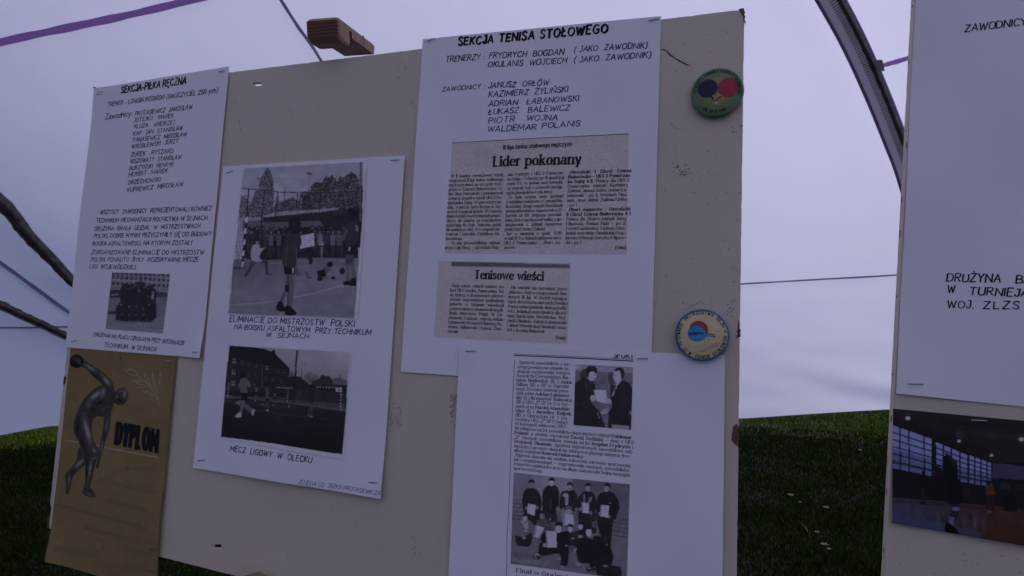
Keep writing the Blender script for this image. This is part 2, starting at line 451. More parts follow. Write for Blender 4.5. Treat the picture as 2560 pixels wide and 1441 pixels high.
class Ink:
    """collects pen strokes as thin ribbons lying on a sheet"""
    def __init__(s, hf, off=0.00012):
        s.V = []; s.F = []; s.hf = hf; s.off = off; s.k = 0; s.cuts = []

    def ribbon(s, P, W):
        """P Nx2 in board space, W widths"""
        n = len(P)
        if n < 2: return
        d = np.diff(P, axis=0)
        L = np.hypot(d[:, 0], d[:, 1])+1e-12
        d = d/L[:, None]
        nd = np.zeros_like(P)
        nd[0] = d[0]; nd[-1] = d[-1]
        if n > 2:
            nd[1:-1] = d[:-1]+d[1:]
            nd[1:-1] /= (np.hypot(nd[1:-1, 0], nd[1:-1, 1])[:, None]+1e-9)
        nx = np.stack([-nd[:, 1], nd[:, 0]], 1)
        W = np.broadcast_to(np.asarray(W, float), (n,))[:, None]*.5
        P = P.copy()
        P[0] -= d[0]*W[0]*.6; P[-1] += d[-1]*W[-1]*.6
        s.k = (s.k+1) % 5
        A = P+nx*W; B = P-nx*W
        base = len(s.V)
        z = s.off+s.k*0.000016
        ha = s.hf(A[:, 0], A[:, 1])+z; hb = s.hf(B[:, 0], B[:, 1])+z
        for i in range(n):
            s.V.append((A[i, 0], A[i, 1], ha[i])); s.V.append((B[i, 0], B[i, 1], hb[i]))
        for i in range(n-1):
            q = base+2*i
            s.F.append((q, q+1, q+3, q+2))

    def stroke(s, P, w):
        """polyline split at sharp corners"""
        P = np.asarray(P, float)
        W = np.broadcast_to(np.asarray(w, float), (len(P),))
        i0 = 0
        for i in range(1, len(P)-1):
            a = P[i]-P[i-1]; b = P[i+1]-P[i]
            c = (a@b)/(np.hypot(*a)*np.hypot(*b)+1e-12)
            if c < 0.55:
                s.ribbon(P[i0:i+1], W[i0:i+1]); i0 = i
        s.ribbon(P[i0:], W[i0:])

    @staticmethod
    def width(text, pen):
        x = 0; bold = False
        for ch in text:
            if ch == '*': bold = not bold; continue
            if ch == ' ': x += pen.space
            else: x += glyph(ch)[0]*pen.xs+pen.gap*(1.12 if bold else 1)
        return x-pen.gap

    def put(s, text, mp, pen, boldpen=None, extra_space=0.0, clip=None):
        """mp: (x,y glyph units)->board coordinates, unit = metres per glyph unit"""
        x = 0; bold = False
        f, unit = mp
        for ch in text:
            if ch == '*': bold = not bold; continue
            if ch == ' ': x += pen.space+extra_space; continue
            p = boldpen if (bold and boldpen) else pen
            w, st = glyph(ch)
            jy = rnd.gauss(0, p.jit*.6); js = 1+rnd.gauss(0, p.jit*.12); jr = rnd.gauss(0, p.jit*.07)
            jx = rnd.gauss(0, p.jit*.4)
            for sm, P, accent in st:
                P = P.copy()
                if p.wob: P = P+rng.normal(0, p.wob*.5, P.shape)
                if sm: P = catmull(P, p.n)
                elif len(P) == 2 and p.wob: P = np.vstack([P[0], P.mean(0)+rng.normal(0, p.wob*.5, 2), P[1]])
                P[:, 0] *= p.xs
                if clip is not None:
                    tt = np.linspace(0, len(P)-1, 24); k0 = np.minimum(tt.astype(int), len(P)-2); P = P[k0]+(P[k0+1]-P[k0])*(tt-k0)[:, None]
                    P = P[P[:, 1] <= clip]
                    if len(P) < 2: continue
                sl = p.slant+jr
                Q = np.stack([x+jx+(P[:, 0]+P[:, 1]*sl)*1.0, P[:, 1]*js+jy], 1)
                d = np.gradient(Q, axis=0) if len(Q) > 1 else Q
                th = np.arctan2(d[:, 1], d[:, 0])
                k = np.abs(np.sin(th-(p.nib-math.pi/2)))
                W = p.thin+(p.w-p.thin)*k
                if p.jit: W = W*(1+rnd.gauss(0, .10))
                s.stroke(f(Q), W*unit)
                if p.serif and not accent and ch not in '.,:-–()/"„':
                    for e, o_ in ((0, 1), (-1, -2)):
                        a = Q[e]; dd = Q[o_]-Q[e]
                        if abs(dd[1]) > 1.2*abs(dd[0]) and (P[e, 1] < .3 or P[e, 1] > 6.3) and not (ch in 'aecsSCGJtfgyj' and P[e, 1] < 9.9 and sm):
                            L = p.serif*(1.0 if not (ch.islower() and P[e, 1] > 5) else .55)
                            l2 = L if not (ch.islower() and P[e, 1] > 5) else L*.1
                            yy = a[1]-(p.thin*.3 if a[1] > 3 else -p.thin*.3)
                            s.ribbon(f(np.array([[a[0]-L-p.w*.3, yy], [a[0]+l2+p.w*.3, yy]])), p.thin*.9*unit)
            x += w*p.xs+p.gap*(1.12 if bold else 1)

    def line(s, text, c, x0, y0, x1, y1, h, pen, boldpen=None, just='fit', xscale=None, indent=0, clip=None, cut=True):
        """text on a baseline from (x0,y0) to (x1,y1) in the enlarged view c, capital height h there"""
        if cut: s.cuts.append((len(s.V), len(s.F)))
        a = bp(*cx(c, x0, y0)); b_ = bp(*cx(c, x1, y1)); up = bp(*cx(c, x0, y0-h))
        ex = (b_-a); L = np.hypot(*ex); ex = ex/L
        ey = np.array([-ex[1], ex[0]])
        hh = abs((up-a)@ey)
        unit = hh/10
        nat = s.width(text, pen)
        if just == 'fit':
            xs = L/nat; extra = 0
        elif just == 'ragged':
            xs = xscale; extra = 0
        elif just == 'right':
            xs = xscale; extra = 0; a = a+ex*(L-nat*xs)
        else:
            xs = xscale
            ns = text.count(' ')
            extra = max(-1.6, (L-indent*xs)/xs-nat)/max(ns, 1)
            nat2 = nat+extra*ns
            xs = (L-0)/(nat2+indent) if nat2 > 0 else xs
        a = a+ex*indent*xs

        def f(Q):
            return a[None]+Q[:, :1]*xs*ex[None]+Q[:, 1:]*unit*ey[None]
        s.put(text, (f, unit*.55+min(xs, unit)*.45), pen, boldpen, extra, clip)

    def block(s, lines, c, first, last, h, pen, boldpen):
        """lines: text, with '>' for an indented first line, '<' at the end for a ragged last line, '=' right aligned"""
        n = len(lines); s.cuts.append((len(s.V), len(s.F)))
        a = bp(*cx(c, *first[:2])); b_ = bp(*cx(c, *first[2:]))
        L = np.hypot(*(b_-a))
        mx = []
        for t in lines:
            if t.endswith('<') or t.startswith('='): continue
            q = t.lstrip('>')
            mx.append(s.width(q, pen)+(6 if t.startswith('>') else 0))
        xsc = L/(np.percentile(mx, 75))
        for i, t in enumerate(lines):
            k = i/(n-1)
            P = [first[j]*(1-k)+last[j]*k for j in range(4)]
            ind = 6 if t.startswith('>') else 0
            q = t.strip('><=')
            just = 'ragged' if t.endswith('<') else ('right' if t.startswith('=') else 'just')
            s.line(q, c, *P, h, pen, boldpen, just, xsc, ind, cut=False)

    def rule(s, c, pts, w):
        s.cuts.append((len(s.V), len(s.F)))
        P = np.array([bp(*cx(c, *p)) for p in pts])
        a = bp(*cx(c, pts[0][0], pts[0][1])); u = bp(*cx(c, pts[0][0]+w, pts[0][1])); v_ = bp(*cx(c, pts[0][0], pts[0][1]+w))
        W = (np.hypot(*(a-u))+np.hypot(*(a-v_)))/2
        # resample so that the ribbon follows the sheet
        out = []
        for i in range(len(P)-1):
            n = max(1, int(np.hypot(*(P[i+1]-P[i]))/.006))
            for k in range(n): out.append(P[i]+(P[i+1]-P[i])*k/n)
        out.append(P[-1])
        s.stroke(np.array(out), W)

    def build(s, name, mat, thing, parent=None, label=None):
        cuts = sorted(set([(0, 0)]+s.cuts))+[(len(s.V), len(s.F))]
        o = None
        for (v0, f0), (v1, f1) in zip(cuts[:-1], cuts[1:]):
            if v1 == v0: continue
            o = mesh_obj(name, s.V[v0:v1], [tuple(i-v0 for i in f) for f in s.F[f0:f1]], mat, parent, thing)
            if label: o['label'] = label
        return o


# ------------------------------------------------------------------ printed pictures: shapes of ink on a fine grid of paper points
class Print:
    lift = .07
    gam = .78

    def __init__(s, c, corners, res, base=0.9):
        """corners TL, TR, BR, BL in view c; res grid points (w, h)"""
        s.c = c
        w, h = res
        s.w, s.h = w, h
        P = np.array([bp(*cx(c, *q)) for q in corners])
        U, V = np.meshgrid(np.linspace(0, 1, w), np.linspace(0, 1, h))
        q = (P[0][None, None]*((1-U)*(1-V))[..., None]+P[1][None, None]*(U*(1-V))[..., None] +
             P[2][None, None]*(U*V)[..., None]+P[3][None, None]*((1-U)*V)[..., None])
        s.LX, s.LY = q[..., 0], q[..., 1]
        # where each point is in the view the shapes are drawn in
        A = np.stack([s.LX, s.LY, np.zeros_like(s.LX), np.ones_like(s.LX)], -1) @ MBn.T
        D = (A[..., :3]-CAMP) @ CR
        px = 1280+FPX*D[..., 0]/D[..., 2]; py = 720.5+FPX*D[..., 1]/D[..., 2]
        a = CROPS[c]
        s.X = (px-a[0])/a[2]; s.Y = (py-a[1])/a[2]
        s.I = np.zeros((h, w, 3)); s.I[:] = base
        s.P = P

    @staticmethod
    def raw(X, Y, base):
        s = Print.__new__(Print)
        s.X, s.Y = X, Y
        s.h, s.w = X.shape
        s.I = np.zeros(X.shape+(3,)); s.I[:] = base
        return s

    def mask(s, pts):
        pts = np.array(pts, float)
        m = np.zeros(s.X.shape, bool)
        x0, y0 = pts.min(0); x1, y1 = pts.max(0)
        bb = (s.X >= x0) & (s.X <= x1) & (s.Y >= y0) & (s.Y <= y1)
        if not bb.any(): return m
        X = s.X[bb]; Y = s.Y[bb]
        c = np.zeros(X.shape, bool)
        j = len(pts)-1
        for i in range(len(pts)):
            xi, yi = pts[i]; xj, yj = pts[j]
            if yi != yj:
                c ^= ((yi > Y) != (yj > Y)) & (X < (xj-xi)*(Y-yi)/(yj-yi)+xi)
            j = i
        m[bb] = c
        return m

    def sm(s, pts, n=4):
        P = np.array(pts, float)
        return catmull(np.vstack([P, P[0]]), n)

    def poly(s, pts, t, a=1.0, smooth=False, vary=0.0):
        if smooth: pts = s.sm(pts)
        m = s.mask(pts)
        t = np.asarray(t, float)
        c = t if t.ndim else np.array([t]*3)
        v = 1+(rng.normal(0, vary, m.sum())[:, None] if vary else 0)
        s.I[m] = s.I[m]*(1-a)+c*a*v
        return m

    def ell(s, x, y, rx, ry, t, a=1.0, rot=0.0, soft=False, clip=None):
        c_, s_ = math.cos(rot), math.sin(rot)
        dx = s.X-x; dy = s.Y-y
        d = ((dx*c_+dy*s_)/rx)**2+((-dx*s_+dy*c_)/ry)**2
        k = np.exp(-d*1.6)*a if soft else (d < 1)*a
        if clip is not None: k = k*clip
        t = np.asarray(t, float)
        c = t if t.ndim else np.array([t]*3)
        s.I = s.I*(1-k[..., None])+c*k[..., None]

    def seg(s, pts, w, t, a=1.0, dash=None):
        t = np.asarray(t, float)
        c = t if t.ndim else np.array([t]*3)
        acc = 0
        for (x0, y0), (x1, y1) in zip(pts[:-1], pts[1:]):
            L = math.hypot(x1-x0, y1-y0)+1e-9
            ux, uy = (x1-x0)/L, (y1-y0)/L
            bb = (s.X > min(x0, x1)-w) & (s.X < max(x0, x1)+w) & (s.Y > min(y0, y1)-w) & (s.Y < max(y0, y1)+w)
            if not bb.any(): acc += L; continue
            al = (s.X-x0)*ux+(s.Y-y0)*uy
            ac = np.abs(-(s.X-x0)*uy+(s.Y-y0)*ux)
            m = bb & (al >= -w/2) & (al <= L+w/2) & (ac <= w/2)
            if dash: m &= ((al+acc) % dash) < dash/2
            s.I[m] = s.I[m]*(1-a)+c*a
            acc += L

    def leaf(s, pts, t, cell=14, dens=0.6, a=1.0, edge=18):
        """ragged foliage: the outline and the inside are broken up by lumps"""
        m = s.mask(pts)
        ys, xs = np.nonzero(m)
        if len(ys) == 0: return
        cell *= .6; edge *= .7
        n = int(len(ys)*dens/5)+10
        idx = rng.integers(0, len(ys), n)
        s.poly(pts, np.asarray(t)*1.25, .55*a)
        for k in idx:
            x, y = s.X[ys[k], xs[k]]+rng.normal(0, edge*.4), s.Y[ys[k], xs[k]]+rng.normal(0, edge*.4)
            r = cell*rng.uniform(.25, .7)
            bb = (np.abs(s.X-x) < r) & (np.abs(s.Y-y) < r)
            bb &= (s.X-x)**2+(s.Y-y)**2 < r*r*rng.uniform(.4, 1)
            s.I[bb] = s.I[bb]*.25+np.asarray(t)*rng.uniform(.6, 1.4)*.75

    def grad(s, m, t0, t1, x0, y0, x1, y1):
        L2 = (x1-x0)**2+(y1-y0)**2
        k = np.clip(((s.X-x0)*(x1-x0)+(s.Y-y0)*(y1-y0))/L2, 0, 1)[m][:, None]
        c0 = np.broadcast_to(np.asarray(t0, float), (3,)); c1 = np.broadcast_to(np.asarray(t1, float), (3,))
        s.I[m] = c0*(1-k)+c1*k

    def grain(s, amt=.05, blur=1, low=.04):
        for _ in range(blur):
            J = s.I.copy()
            J[1:-1, 1:-1] = (s.I[1:-1, 1:-1]*4+s.I[:-2, 1:-1]+s.I[2:, 1:-1]+s.I[1:-1, :-2]+s.I[1:-1, 2:])/8
            s.I = J
        g = rng.normal(0, amt, (s.h, s.w))
        a = rng.normal(0, low, (s.h//12+2, s.w//12+2))
        yi = np.linspace(0, a.shape[0]-1.01, s.h); xi = np.linspace(0, a.shape[1]-1.01, s.w)
        y0 = yi.astype(int); x0 = xi.astype(int); fy = (yi-y0)[:, None]; fx = (xi-x0)[None]
        big = a[y0][:, x0]*(1-fy)*(1-fx)+a[y0+1][:, x0]*fy*(1-fx)+a[y0][:, x0+1]*(1-fy)*fx+a[y0+1][:, x0+1]*fy*fx
        s.I = np.clip(s.I+(g+big)[..., None]*(0.3+s.I*.7), 0.01, 1.15)

    def colours(s, white=(0.80, 0.785, 0.84)):
        I = np.clip(s.I, 0, 1.2)
        if s.lift: I = s.lift+(1-s.lift)*I**s.gam
        return I**2.2*np.array(white)

    def build(s, name, mat, thing, hf, off=0.00025, parent=None, white=(0.80, 0.785, 0.84), label=None):
        Z = hf(s.LX, s.LY)+off
        return grid_obj(name, s.LX, s.LY, Z, s.colours(white), mat, thing, parent, label)


def grid_obj(name, X, Y, Z, C, mat, thing, parent=None, label=None):
    h, w = X.shape
    V = np.stack([X, Y, Z], -1).reshape(-1, 3)-np.array(thing.c)
    i = np.arange((h-1)*(w-1)); r = i//(w-1); c = i % (w-1)
    a = r*w+c
    F = np.stack([a+w, a+w+1, a+1, a], 1)
    me = bpy.data.meshes.new(name)
    me.vertices.add(len(V)); me.vertices.foreach_set('co', V.ravel())
    me.loops.add(F.size); me.loops.foreach_set('vertex_index', F.ravel().astype(np.int32))
    me.polygons.add(len(F)); me.polygons.foreach_set('loop_start', (np.arange(len(F))*4).astype(np.int32))
    me.polygons.foreach_set('use_smooth', np.ones(len(F), bool))
    me.update(calc_edges=True)
    if C is not None:
        at_ = me.color_attributes.new('ink', 'FLOAT_COLOR', 'POINT')
        A = np.ones((len(V), 4)); A[:, :3] = C.reshape(-1, 3)
        at_.data.foreach_set('color', A.ravel())
    me.materials.append(mat)
    o = bpy.data.objects.new(name, me)
    COL.objects.link(o)
    o.parent = parent if parent is not None else thing.o
    if label: o['label'] = label
    return o


def sheet(thing, corners_px, hf, mat, name='sheet', n=60, wob=0.0):
    """paper between four measured corners"""
    P = np.array([bp(*q) for q in corners_px])
    U, V = np.meshgrid(np.linspace(0, 1, n), np.linspace(0, 1, int(n*1.4)))
    q = (P[0]*((1-U)*(1-V))[..., None]+P[1]*(U*(1-V))[..., None]+P[2]*(U*V)[..., None]+P[3]*((1-U)*V)[..., None])
    X, Y = q[..., 0].copy(), q[..., 1].copy()
    if wob:
        X += wob*np.sin(V*9)*(1-U)*V*(1-V)*4
    return grid_obj(name, X, Y, hf(X, Y), None, mat, thing)


def flat_h(base, cxy, amp=0.0006, curl=(), wl=0.16, ph=0.0):
    """height of a sheet above the board: gentle waves plus lifted corners (x, y, lift, reach)"""
    def h(x, y):
        z = base+amp*(1+np.sin(x*2*math.pi/wl+ph)*np.sin(y*2*math.pi/(wl*1.3)+ph*1.7))*.5
        for (qx, qy, lift, reach) in curl:
            d2 = (x-qx)**2+(y-qy)**2
            z = z+lift*np.exp(-d2/reach**2)
        return z
    return h


def staple(thing, hf, c, x0, y0, x1, y1, mat=None, parent=None):
    a = bp(*cx(c, x0, y0)); b_ = bp(*cx(c, x1, y1))
    d = b_-a; L = np.hypot(*d); d = d/L; n = np.array([-d[1], d[0]])
    m = (a+b_)/2
    z = float(hf(m[0], m[1]))
    r = .00042
    V = []; F = []
    path = [(-L/2, -.0008), (-L/2, .0006), (-L/2+.0006, .0011), (L/2-.0006, .0011), (L/2, .0006), (L/2, -.0008)]
    for i, (u, zz) in enumerate(path):
        tx = 1 if 1 < i < 4 else 0
        for k in range(6):
            t = k*math.pi/3
            sx = math.cos(t)*r if tx == 0 else 0
            q = m+d*(u+sx)+n*math.sin(t)*r
            V.append((q[0], q[1], z+zz+(math.cos(t)*r if tx else 0)))
    for i in range(5):
        for k in range(6):
            F.append((i*6+k, i*6+(k+1) % 6, i*6+6+(k+1) % 6, i*6+6+k))
    F.append(tuple(range(6))); F.append(tuple(range(30, 36)))
    return mesh_obj('staple', V, F, mat or M_staple, parent, thing, smooth=True)

# ------------------------------------------------------------------ ground and grass
def ident_thing(name, label, cat, c, group=None):
    return Thing(name, label, cat, c, Matrix.Identity(4), group)


M_soil, nt, b = new_mat('lawn_soil')
v = mapping(nt)
n1 = noise(nt, 1.3, 6, 0.65, vec=v); n2 = noise(nt, 30, 4, 0.6, vec=v)
r = ramp(nt, n1.outputs[0], [(0.3, (0.008, 0.010, 0.005)), (0.7, (0.014, 0.017, 0.007))])
nt.links.new(r.outputs[0], b.inputs['Base Color']); b.inputs['Roughness'].default_value = 1
bump(nt, b, n2.outputs[0], 0.6, 0.02)
M_blade, nt, b = new_mat('grass_blade')
a = N(nt, 'ShaderNodeAttribute', attribute_name='ink')
nt.links.new(a.outputs['Color'], b.inputs['Base Color']); b.inputs['Roughness'].default_value = 1.0
b.inputs['Specular IOR Level'].default_value = 0.0

g = mesh_obj('ground', [(-400, -400, 0), (400, -400, 0), (400, 400, 0), (-400, 400, 0)], [(0, 1, 2, 3)], M_soil)
prop(g, kind='structure')

nb = 330000
dd = 1.9+(11.5-1.9)*rng.random(nb)**1.1
xx = (rng.random(nb)*2-1)*(dd*0.96+.2)
gk = np.sin(xx*5.1+np.sin(dd*3.3)*2)*np.sin(dd*4.7+np.sin(xx*2.9)*2)
hh = rng.uniform(.022, .052, nb)*(1+.35*gk)
ang = rng.random(nb)*2*math.pi
wd = rng.uniform(.002, .0042, nb)*(1+dd*.05)
ln = rng.normal(0, .45, (nb, 2))*hh[:, None]
ca, sa = np.cos(ang)*wd, np.sin(ang)*wd
B0 = np.stack([xx-ca, dd-sa, np.zeros(nb)], 1); B1 = np.stack([xx+ca, dd+sa, np.zeros(nb)], 1)
M0 = np.stack([xx-ca*.7+ln[:, 0]*.4, dd-sa*.7+ln[:, 1]*.4, hh*.6], 1); M1 = np.stack([xx+ca*.7+ln[:, 0]*.4, dd+sa*.7+ln[:, 1]*.4, hh*.6], 1)
T0 = np.stack([xx+ln[:, 0]*1.1, dd+ln[:, 1]*1.1, hh], 1)
V = np.stack([B0, B1, M1, M0, T0], 1).reshape(-1, 3)
base = np.arange(nb)*5
loops = np.concatenate([np.stack([base, base+1, base+2, base+3], 1), np.stack([base+3, base+2, base+4], 1)], 1).ravel()
me = bpy.data.meshes.new('grass')
me.vertices.add(len(V)); me.vertices.foreach_set('co', V.ravel())
me.loops.add(len(loops)); me.loops.foreach_set('vertex_index', loops.astype(np.int32))
me.polygons.add(nb*2)
ls = np.stack([np.arange(nb)*7, np.arange(nb)*7+4], 1).ravel()
me.polygons.foreach_set('loop_start', ls.astype(np.int32))
me.update(calc_edges=True)
cb = np.stack([rng.uniform(.012, .026, nb), rng.uniform(.024, .044, nb), rng.uniform(.003, .007, nb)], 1)
dry = rng.random(nb) < .004
cb[dry] = np.stack([rng.uniform(.14, .22, dry.sum()), rng.uniform(.14, .2, dry.sum()), rng.uniform(.05, .08, dry.sum())], 1)
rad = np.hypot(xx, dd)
out = (rad > 8.7+.06*np.sin(xx*3.1))          # grass along and beyond the tent wall: sunlit strip painted into blade colour
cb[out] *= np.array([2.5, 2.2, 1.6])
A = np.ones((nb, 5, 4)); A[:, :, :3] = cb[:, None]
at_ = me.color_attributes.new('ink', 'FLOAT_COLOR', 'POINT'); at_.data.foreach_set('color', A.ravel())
me.materials.append(M_blade)
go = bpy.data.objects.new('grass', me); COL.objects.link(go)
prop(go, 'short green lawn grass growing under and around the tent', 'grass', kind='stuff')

M_petal = mat_simple('white_petals', (0.42, 0.42, 0.38), 0.8, 0.2, 300)
M_heart = mat_simple('clover_heart', (0.30, 0.30, 0.12), 0.8, 0.2, 300)
M_stem = mat_simple('flower_stem', (0.05, 0.09, 0.02), 0.8, 0.2, 300)
_fl = [(2152, 1125, 'small white flower in the dark grass, the farthest back between the boards'),
       (1977, 1237, 'white flower in the dark grass close to the right edge of the big board'),
       (2065, 1268, 'white flower in the dark grass midway between the two boards'),
       (2062, 1361, 'larger white flower low in the gap, touching a smaller one'),
       (2073, 1372, 'smaller white flower low in the gap, beside the larger one'),
       (2043, 1330, 'tiny half-closed white flower just above the low pair of flowers'),
       (2000, 1255, 'tiny pale flower between the two middle white flowers')]
for i, (px, py, lab) in enumerate(_fl):
    rr = ray(px, py); l = (0.045-CAM_H)/rr[2]
    p = CAMP+rr*l
    t = ident_thing('daisy', lab, 'flower', (p[0], p[1], 0), 'white flowers in the grass between the boards')
    R_ = (.022 if i not in (4, 5, 6) else .013)
    V = []; F = []
    for k in range(11):
        a0 = k*2*math.pi/11+rnd.uniform(-.1, .1)
        for (ra, da, zz) in ((.25, -.12, .042), (.95, -.2, .046), (1.05, .1, .046), (.25, .12, .042)):
            V.append((p[0]+R_*ra*math.cos(a0+da), p[1]+R_*ra*math.sin(a0+da), zz+rnd.uniform(-.002, .002)))
        F.append((k*4, k*4+1, k*4+2, k*4+3))
    mesh_obj('petals', V, F, M_petal, None, t)
    bm = bmesh.new(); bmesh.ops.create_uvsphere(bm, u_segments=8, v_segments=5, radius=R_*.35)
    bmesh.ops.translate(bm, verts=bm.verts[:], vec=(0, 0, .045))
    me = bpy.data.meshes.new('flower_centre'); bm.to_mesh(me); bm.free(); me.materials.append(M_heart)
    o = bpy.data.objects.new('flower_centre', me); COL.objects.link(o); o.parent = t.o
    V, F = box_vf(p[0]-.001, p[0]+.001, p[1]-.001, p[1]+.001, 0, .044)
    mesh_obj('stem', V, F, M_stem, None, t)

# ------------------------------------------------------------------ the dome tent
TR_, TH_, TP_ = 8.3, 5.9, 2.4
tent = ident_thing('dome_tent', 'white dome tent with purple seams and dark curved poles around the boards', 'tent', (0, 0, 0))
_hx = np.array([-500, 0, 70, 140, 700, 1200, 1860, 2050, 2240, 2560, 3200], float)
_hy = np.array([1110, 1091, 1077, 1064, 1050, 1060, 1046, 1033, 1021, 1040, 1075], float)


def hem_z(az):
    a = math.atan2(math.sin(az), math.cos(az))
    if abs(a) < math.radians(52):
        px = 1280+FPX*math.tan(a)
        py = np.interp(px, _hx, _hy)
        r_ = ray(px, py); r_ = r_/math.hypot(r_[0], r_[1])
        return max(.03, CAM_H+r_[2]*TR_)
    return .1


def shell(az, v_):
    """v_ 0 at the hem .. 1 at the crown"""
    zh = hem_z(az)
    t0 = math.asin(min(1, (max(zh, .001)/TH_)**(TP_/2)))
    t = t0+(math.pi/2-t0)*v_
    r_ = TR_*max(0, math.cos(t))**(2/TP_); z = TH_*max(0, math.sin(t))**(2/TP_)
    if v_ == 0: z = zh
    # soft pulls in the cloth towards the hem and between the poles
    el = z/1.0
    f = math.exp(-z/1.1)
    d = .008*f*math.sin(z*13+az*2.3+.8*math.sin(az*5)) + .003*f*math.sin(z*23-az*6) + .02*math.sin(az*9+z*1.3)*(1-v_)
    d += .03*math.exp(-((z-.62-(az-.48)*-1.9)/.10)**2)*math.exp(-((az-.62)/.16)**2)
    d -= .025*math.exp(-((z-.86-(az-.48)*-2.1)/.13)**2)*math.exp(-((az-.62)/.18)**2)
    r_ -= d
    return (r_*math.sin(az), r_*math.cos(az), z)


azs = [math.radians(a) for a in np.concatenate([np.arange(-52, 52, .5), np.arange(52, 308, 4)])]
vs = np.concatenate([np.linspace(0, .35, 60, endpoint=False), np.linspace(.35, 1, 40)])
V = [shell(a, float(v_)) for v_ in vs for a in azs]
na = len(azs)
F = []
for j in range(len(vs)-1):
    for i in range(na):
        i2 = (i+1) % na
        F.append((j*na+i, j*na+i2, (j+1)*na+i2, (j+1)*na+i))
mesh_obj('canopy', V, F, M_tent, None, tent, smooth=True)


def shell_hit(px, py, k=.985):
    d = ray(px, py)
    lo, hi = .5, 14.0
    def g_(l):
        p = CAMP+d*l
        return (math.hypot(p[0], p[1])/(TR_*k))**TP_+(max(p[2], 0)/(TH_*k))**TP_-1
    for _ in range(50):
        m = (lo+hi)/2
        if g_(m) > 0: hi = m
        else: lo = m
    return Vector((CAMP+d*lo).tolist())


def cat3(P, n=8):
    P = [Vector(p) for p in P]
    P = [P[0]*2-P[1]]+P+[P[-1]*2-P[-2]]
    out = []
    for i in range(1, len(P)-2):
        a, b_, c, d = P[i-1:i+3]
        for k in range(n):
            t = k/n
            out.append(0.5*((2*b_)+(-a+c)*t+(2*a-5*b_+4*c-d)*t*t+(-a+3*b_-3*c+d)*t**3))
    out.append(P[-2])
    return out


def tube(name, path, r, mat, thing, parent=None, seg=12, flat=1.0, off=0.0, wav=0.0, toward=Vector((0, 0, 1.3)), taper=None):
    """tube along a path; 'off' shifts it sideways along the tent wall; flat squeezes it against the wall"""
    V = []; F = []
    n = len(path); r0 = r
    for i, p in enumerate(path):
        if taper: r = r0*np.interp(i/(n-1), *taper)
        t = (path[min(i+1, n-1)]-path[max(i-1, 0)]).normalized()
        nn = (toward-p).normalized(); s = t.cross(nn).normalized(); nn = s.cross(t).normalized()
        w = 1+wav*math.sin(i*1.9)+wav*.6*math.sin(i*.83+1)
        q = p+s*off
        for k in range(seg):
            a = k*2*math.pi/seg
            tw = wav*1.5*math.sin(a*2+i*.9)
            V.append(q+s*math.cos(a)*r*w*(1+tw)+nn*math.sin(a)*r*flat*w*(1+tw))
    for i in range(n-1):
        for k in range(seg):
            k2 = (k+1) % seg
            F.append((i*seg+k, i*seg+k2, (i+1)*seg+k2, (i+1)*seg+k))
    F.append(tuple(range(seg))); F.append(tuple(range((n-1)*seg, n*seg)))
    return mesh_obj(name, [tuple(x) for x in V], F, mat, parent, thing, smooth=True)


def strip(name, pts, width, mat, k=.993, n=10, taper=None):
    path = cat3([shell_hit(x, y, k) for x, y in pts], n)
    V = []; F = []
    m = len(path)
    for i, p in enumerate(path):
        t = (path[min(i+1, m-1)]-path[max(i-1, 0)]).normalized()
        nn = (Vector((0, 0, 1.3))-p).normalized(); s = t.cross(nn).normalized()
        w = width*(1+.08*math.sin(i*.9)+.05*math.sin(i*.37+2))
        if taper: w *= taper[0]+(taper[1]-taper[0])*i/(m-1)
        for (u, h_) in ((-.5, 0), (-.5, .004), (.5, .004), (.5, 0)):
            V.append(tuple(p+s*w*u+nn*h_))
    for i in range(m-1):
        for q in range(4):
            q2 = (q+1) % 4
            F.append((i*4+q, i*4+q2, i*4+4+q2, i*4+4+q))
    return mesh_obj(name, V, F, mat, None, tent)


strip('seam_tape', [(-700, 270), (-300, 190), (0, 107), (170, 70), (330, 36), (510, -8), (800, -90), (1200, -180)], .064, M_seam)
strip('seam_tape', [(560, -220), (640, -96), (703, 2), (748, 72), (792, 135), (900, 320), (1030, 560), (1100, 760)], .034, M_seam2)
strip('seam_tape', [(-400, 420), (-150, 556), (0, 657), (90, 722), (178, 785), (300, 860), (480, 960)], .036, M_seam2)
strip('seam_tape', [(-400, 822), (0, 820), (108, 819), (300, 812), (700, 790), (1200, 750), (1700, 720), (1862, 710), (2050, 699), (2240, 688), (2600, 660), (3000, 620)], .020, M_seam2)
strip('seam_tape', [(2196, 168), (2225, 159), (2266, 147), (2420, 95), (2700, -10)], .045, M_seam)

pr = cat3([shell_hit(x, y, .975) for x, y in [(1850, -420), (1966, -190), (2077, 0), (2136, 110), (2190, 230), (2236, 345), (2274, 450), (2330, 660), (2368, 880), (2388, 1050)]], 22)
pl = tube('pole_sleeve', pr, .095, M_sleeve, tent, flat=.25)
tube('sleeve_hem', pr, .018, M_sledge, tent, off=.092, flat=.8)
tube('sleeve_hem', pr, .012, M_seam2, tent, off=-.096, flat=.8)
tube('tent_pole', pr, .030, M_pole, tent, off=-.058, flat=1.2, wav=.02)
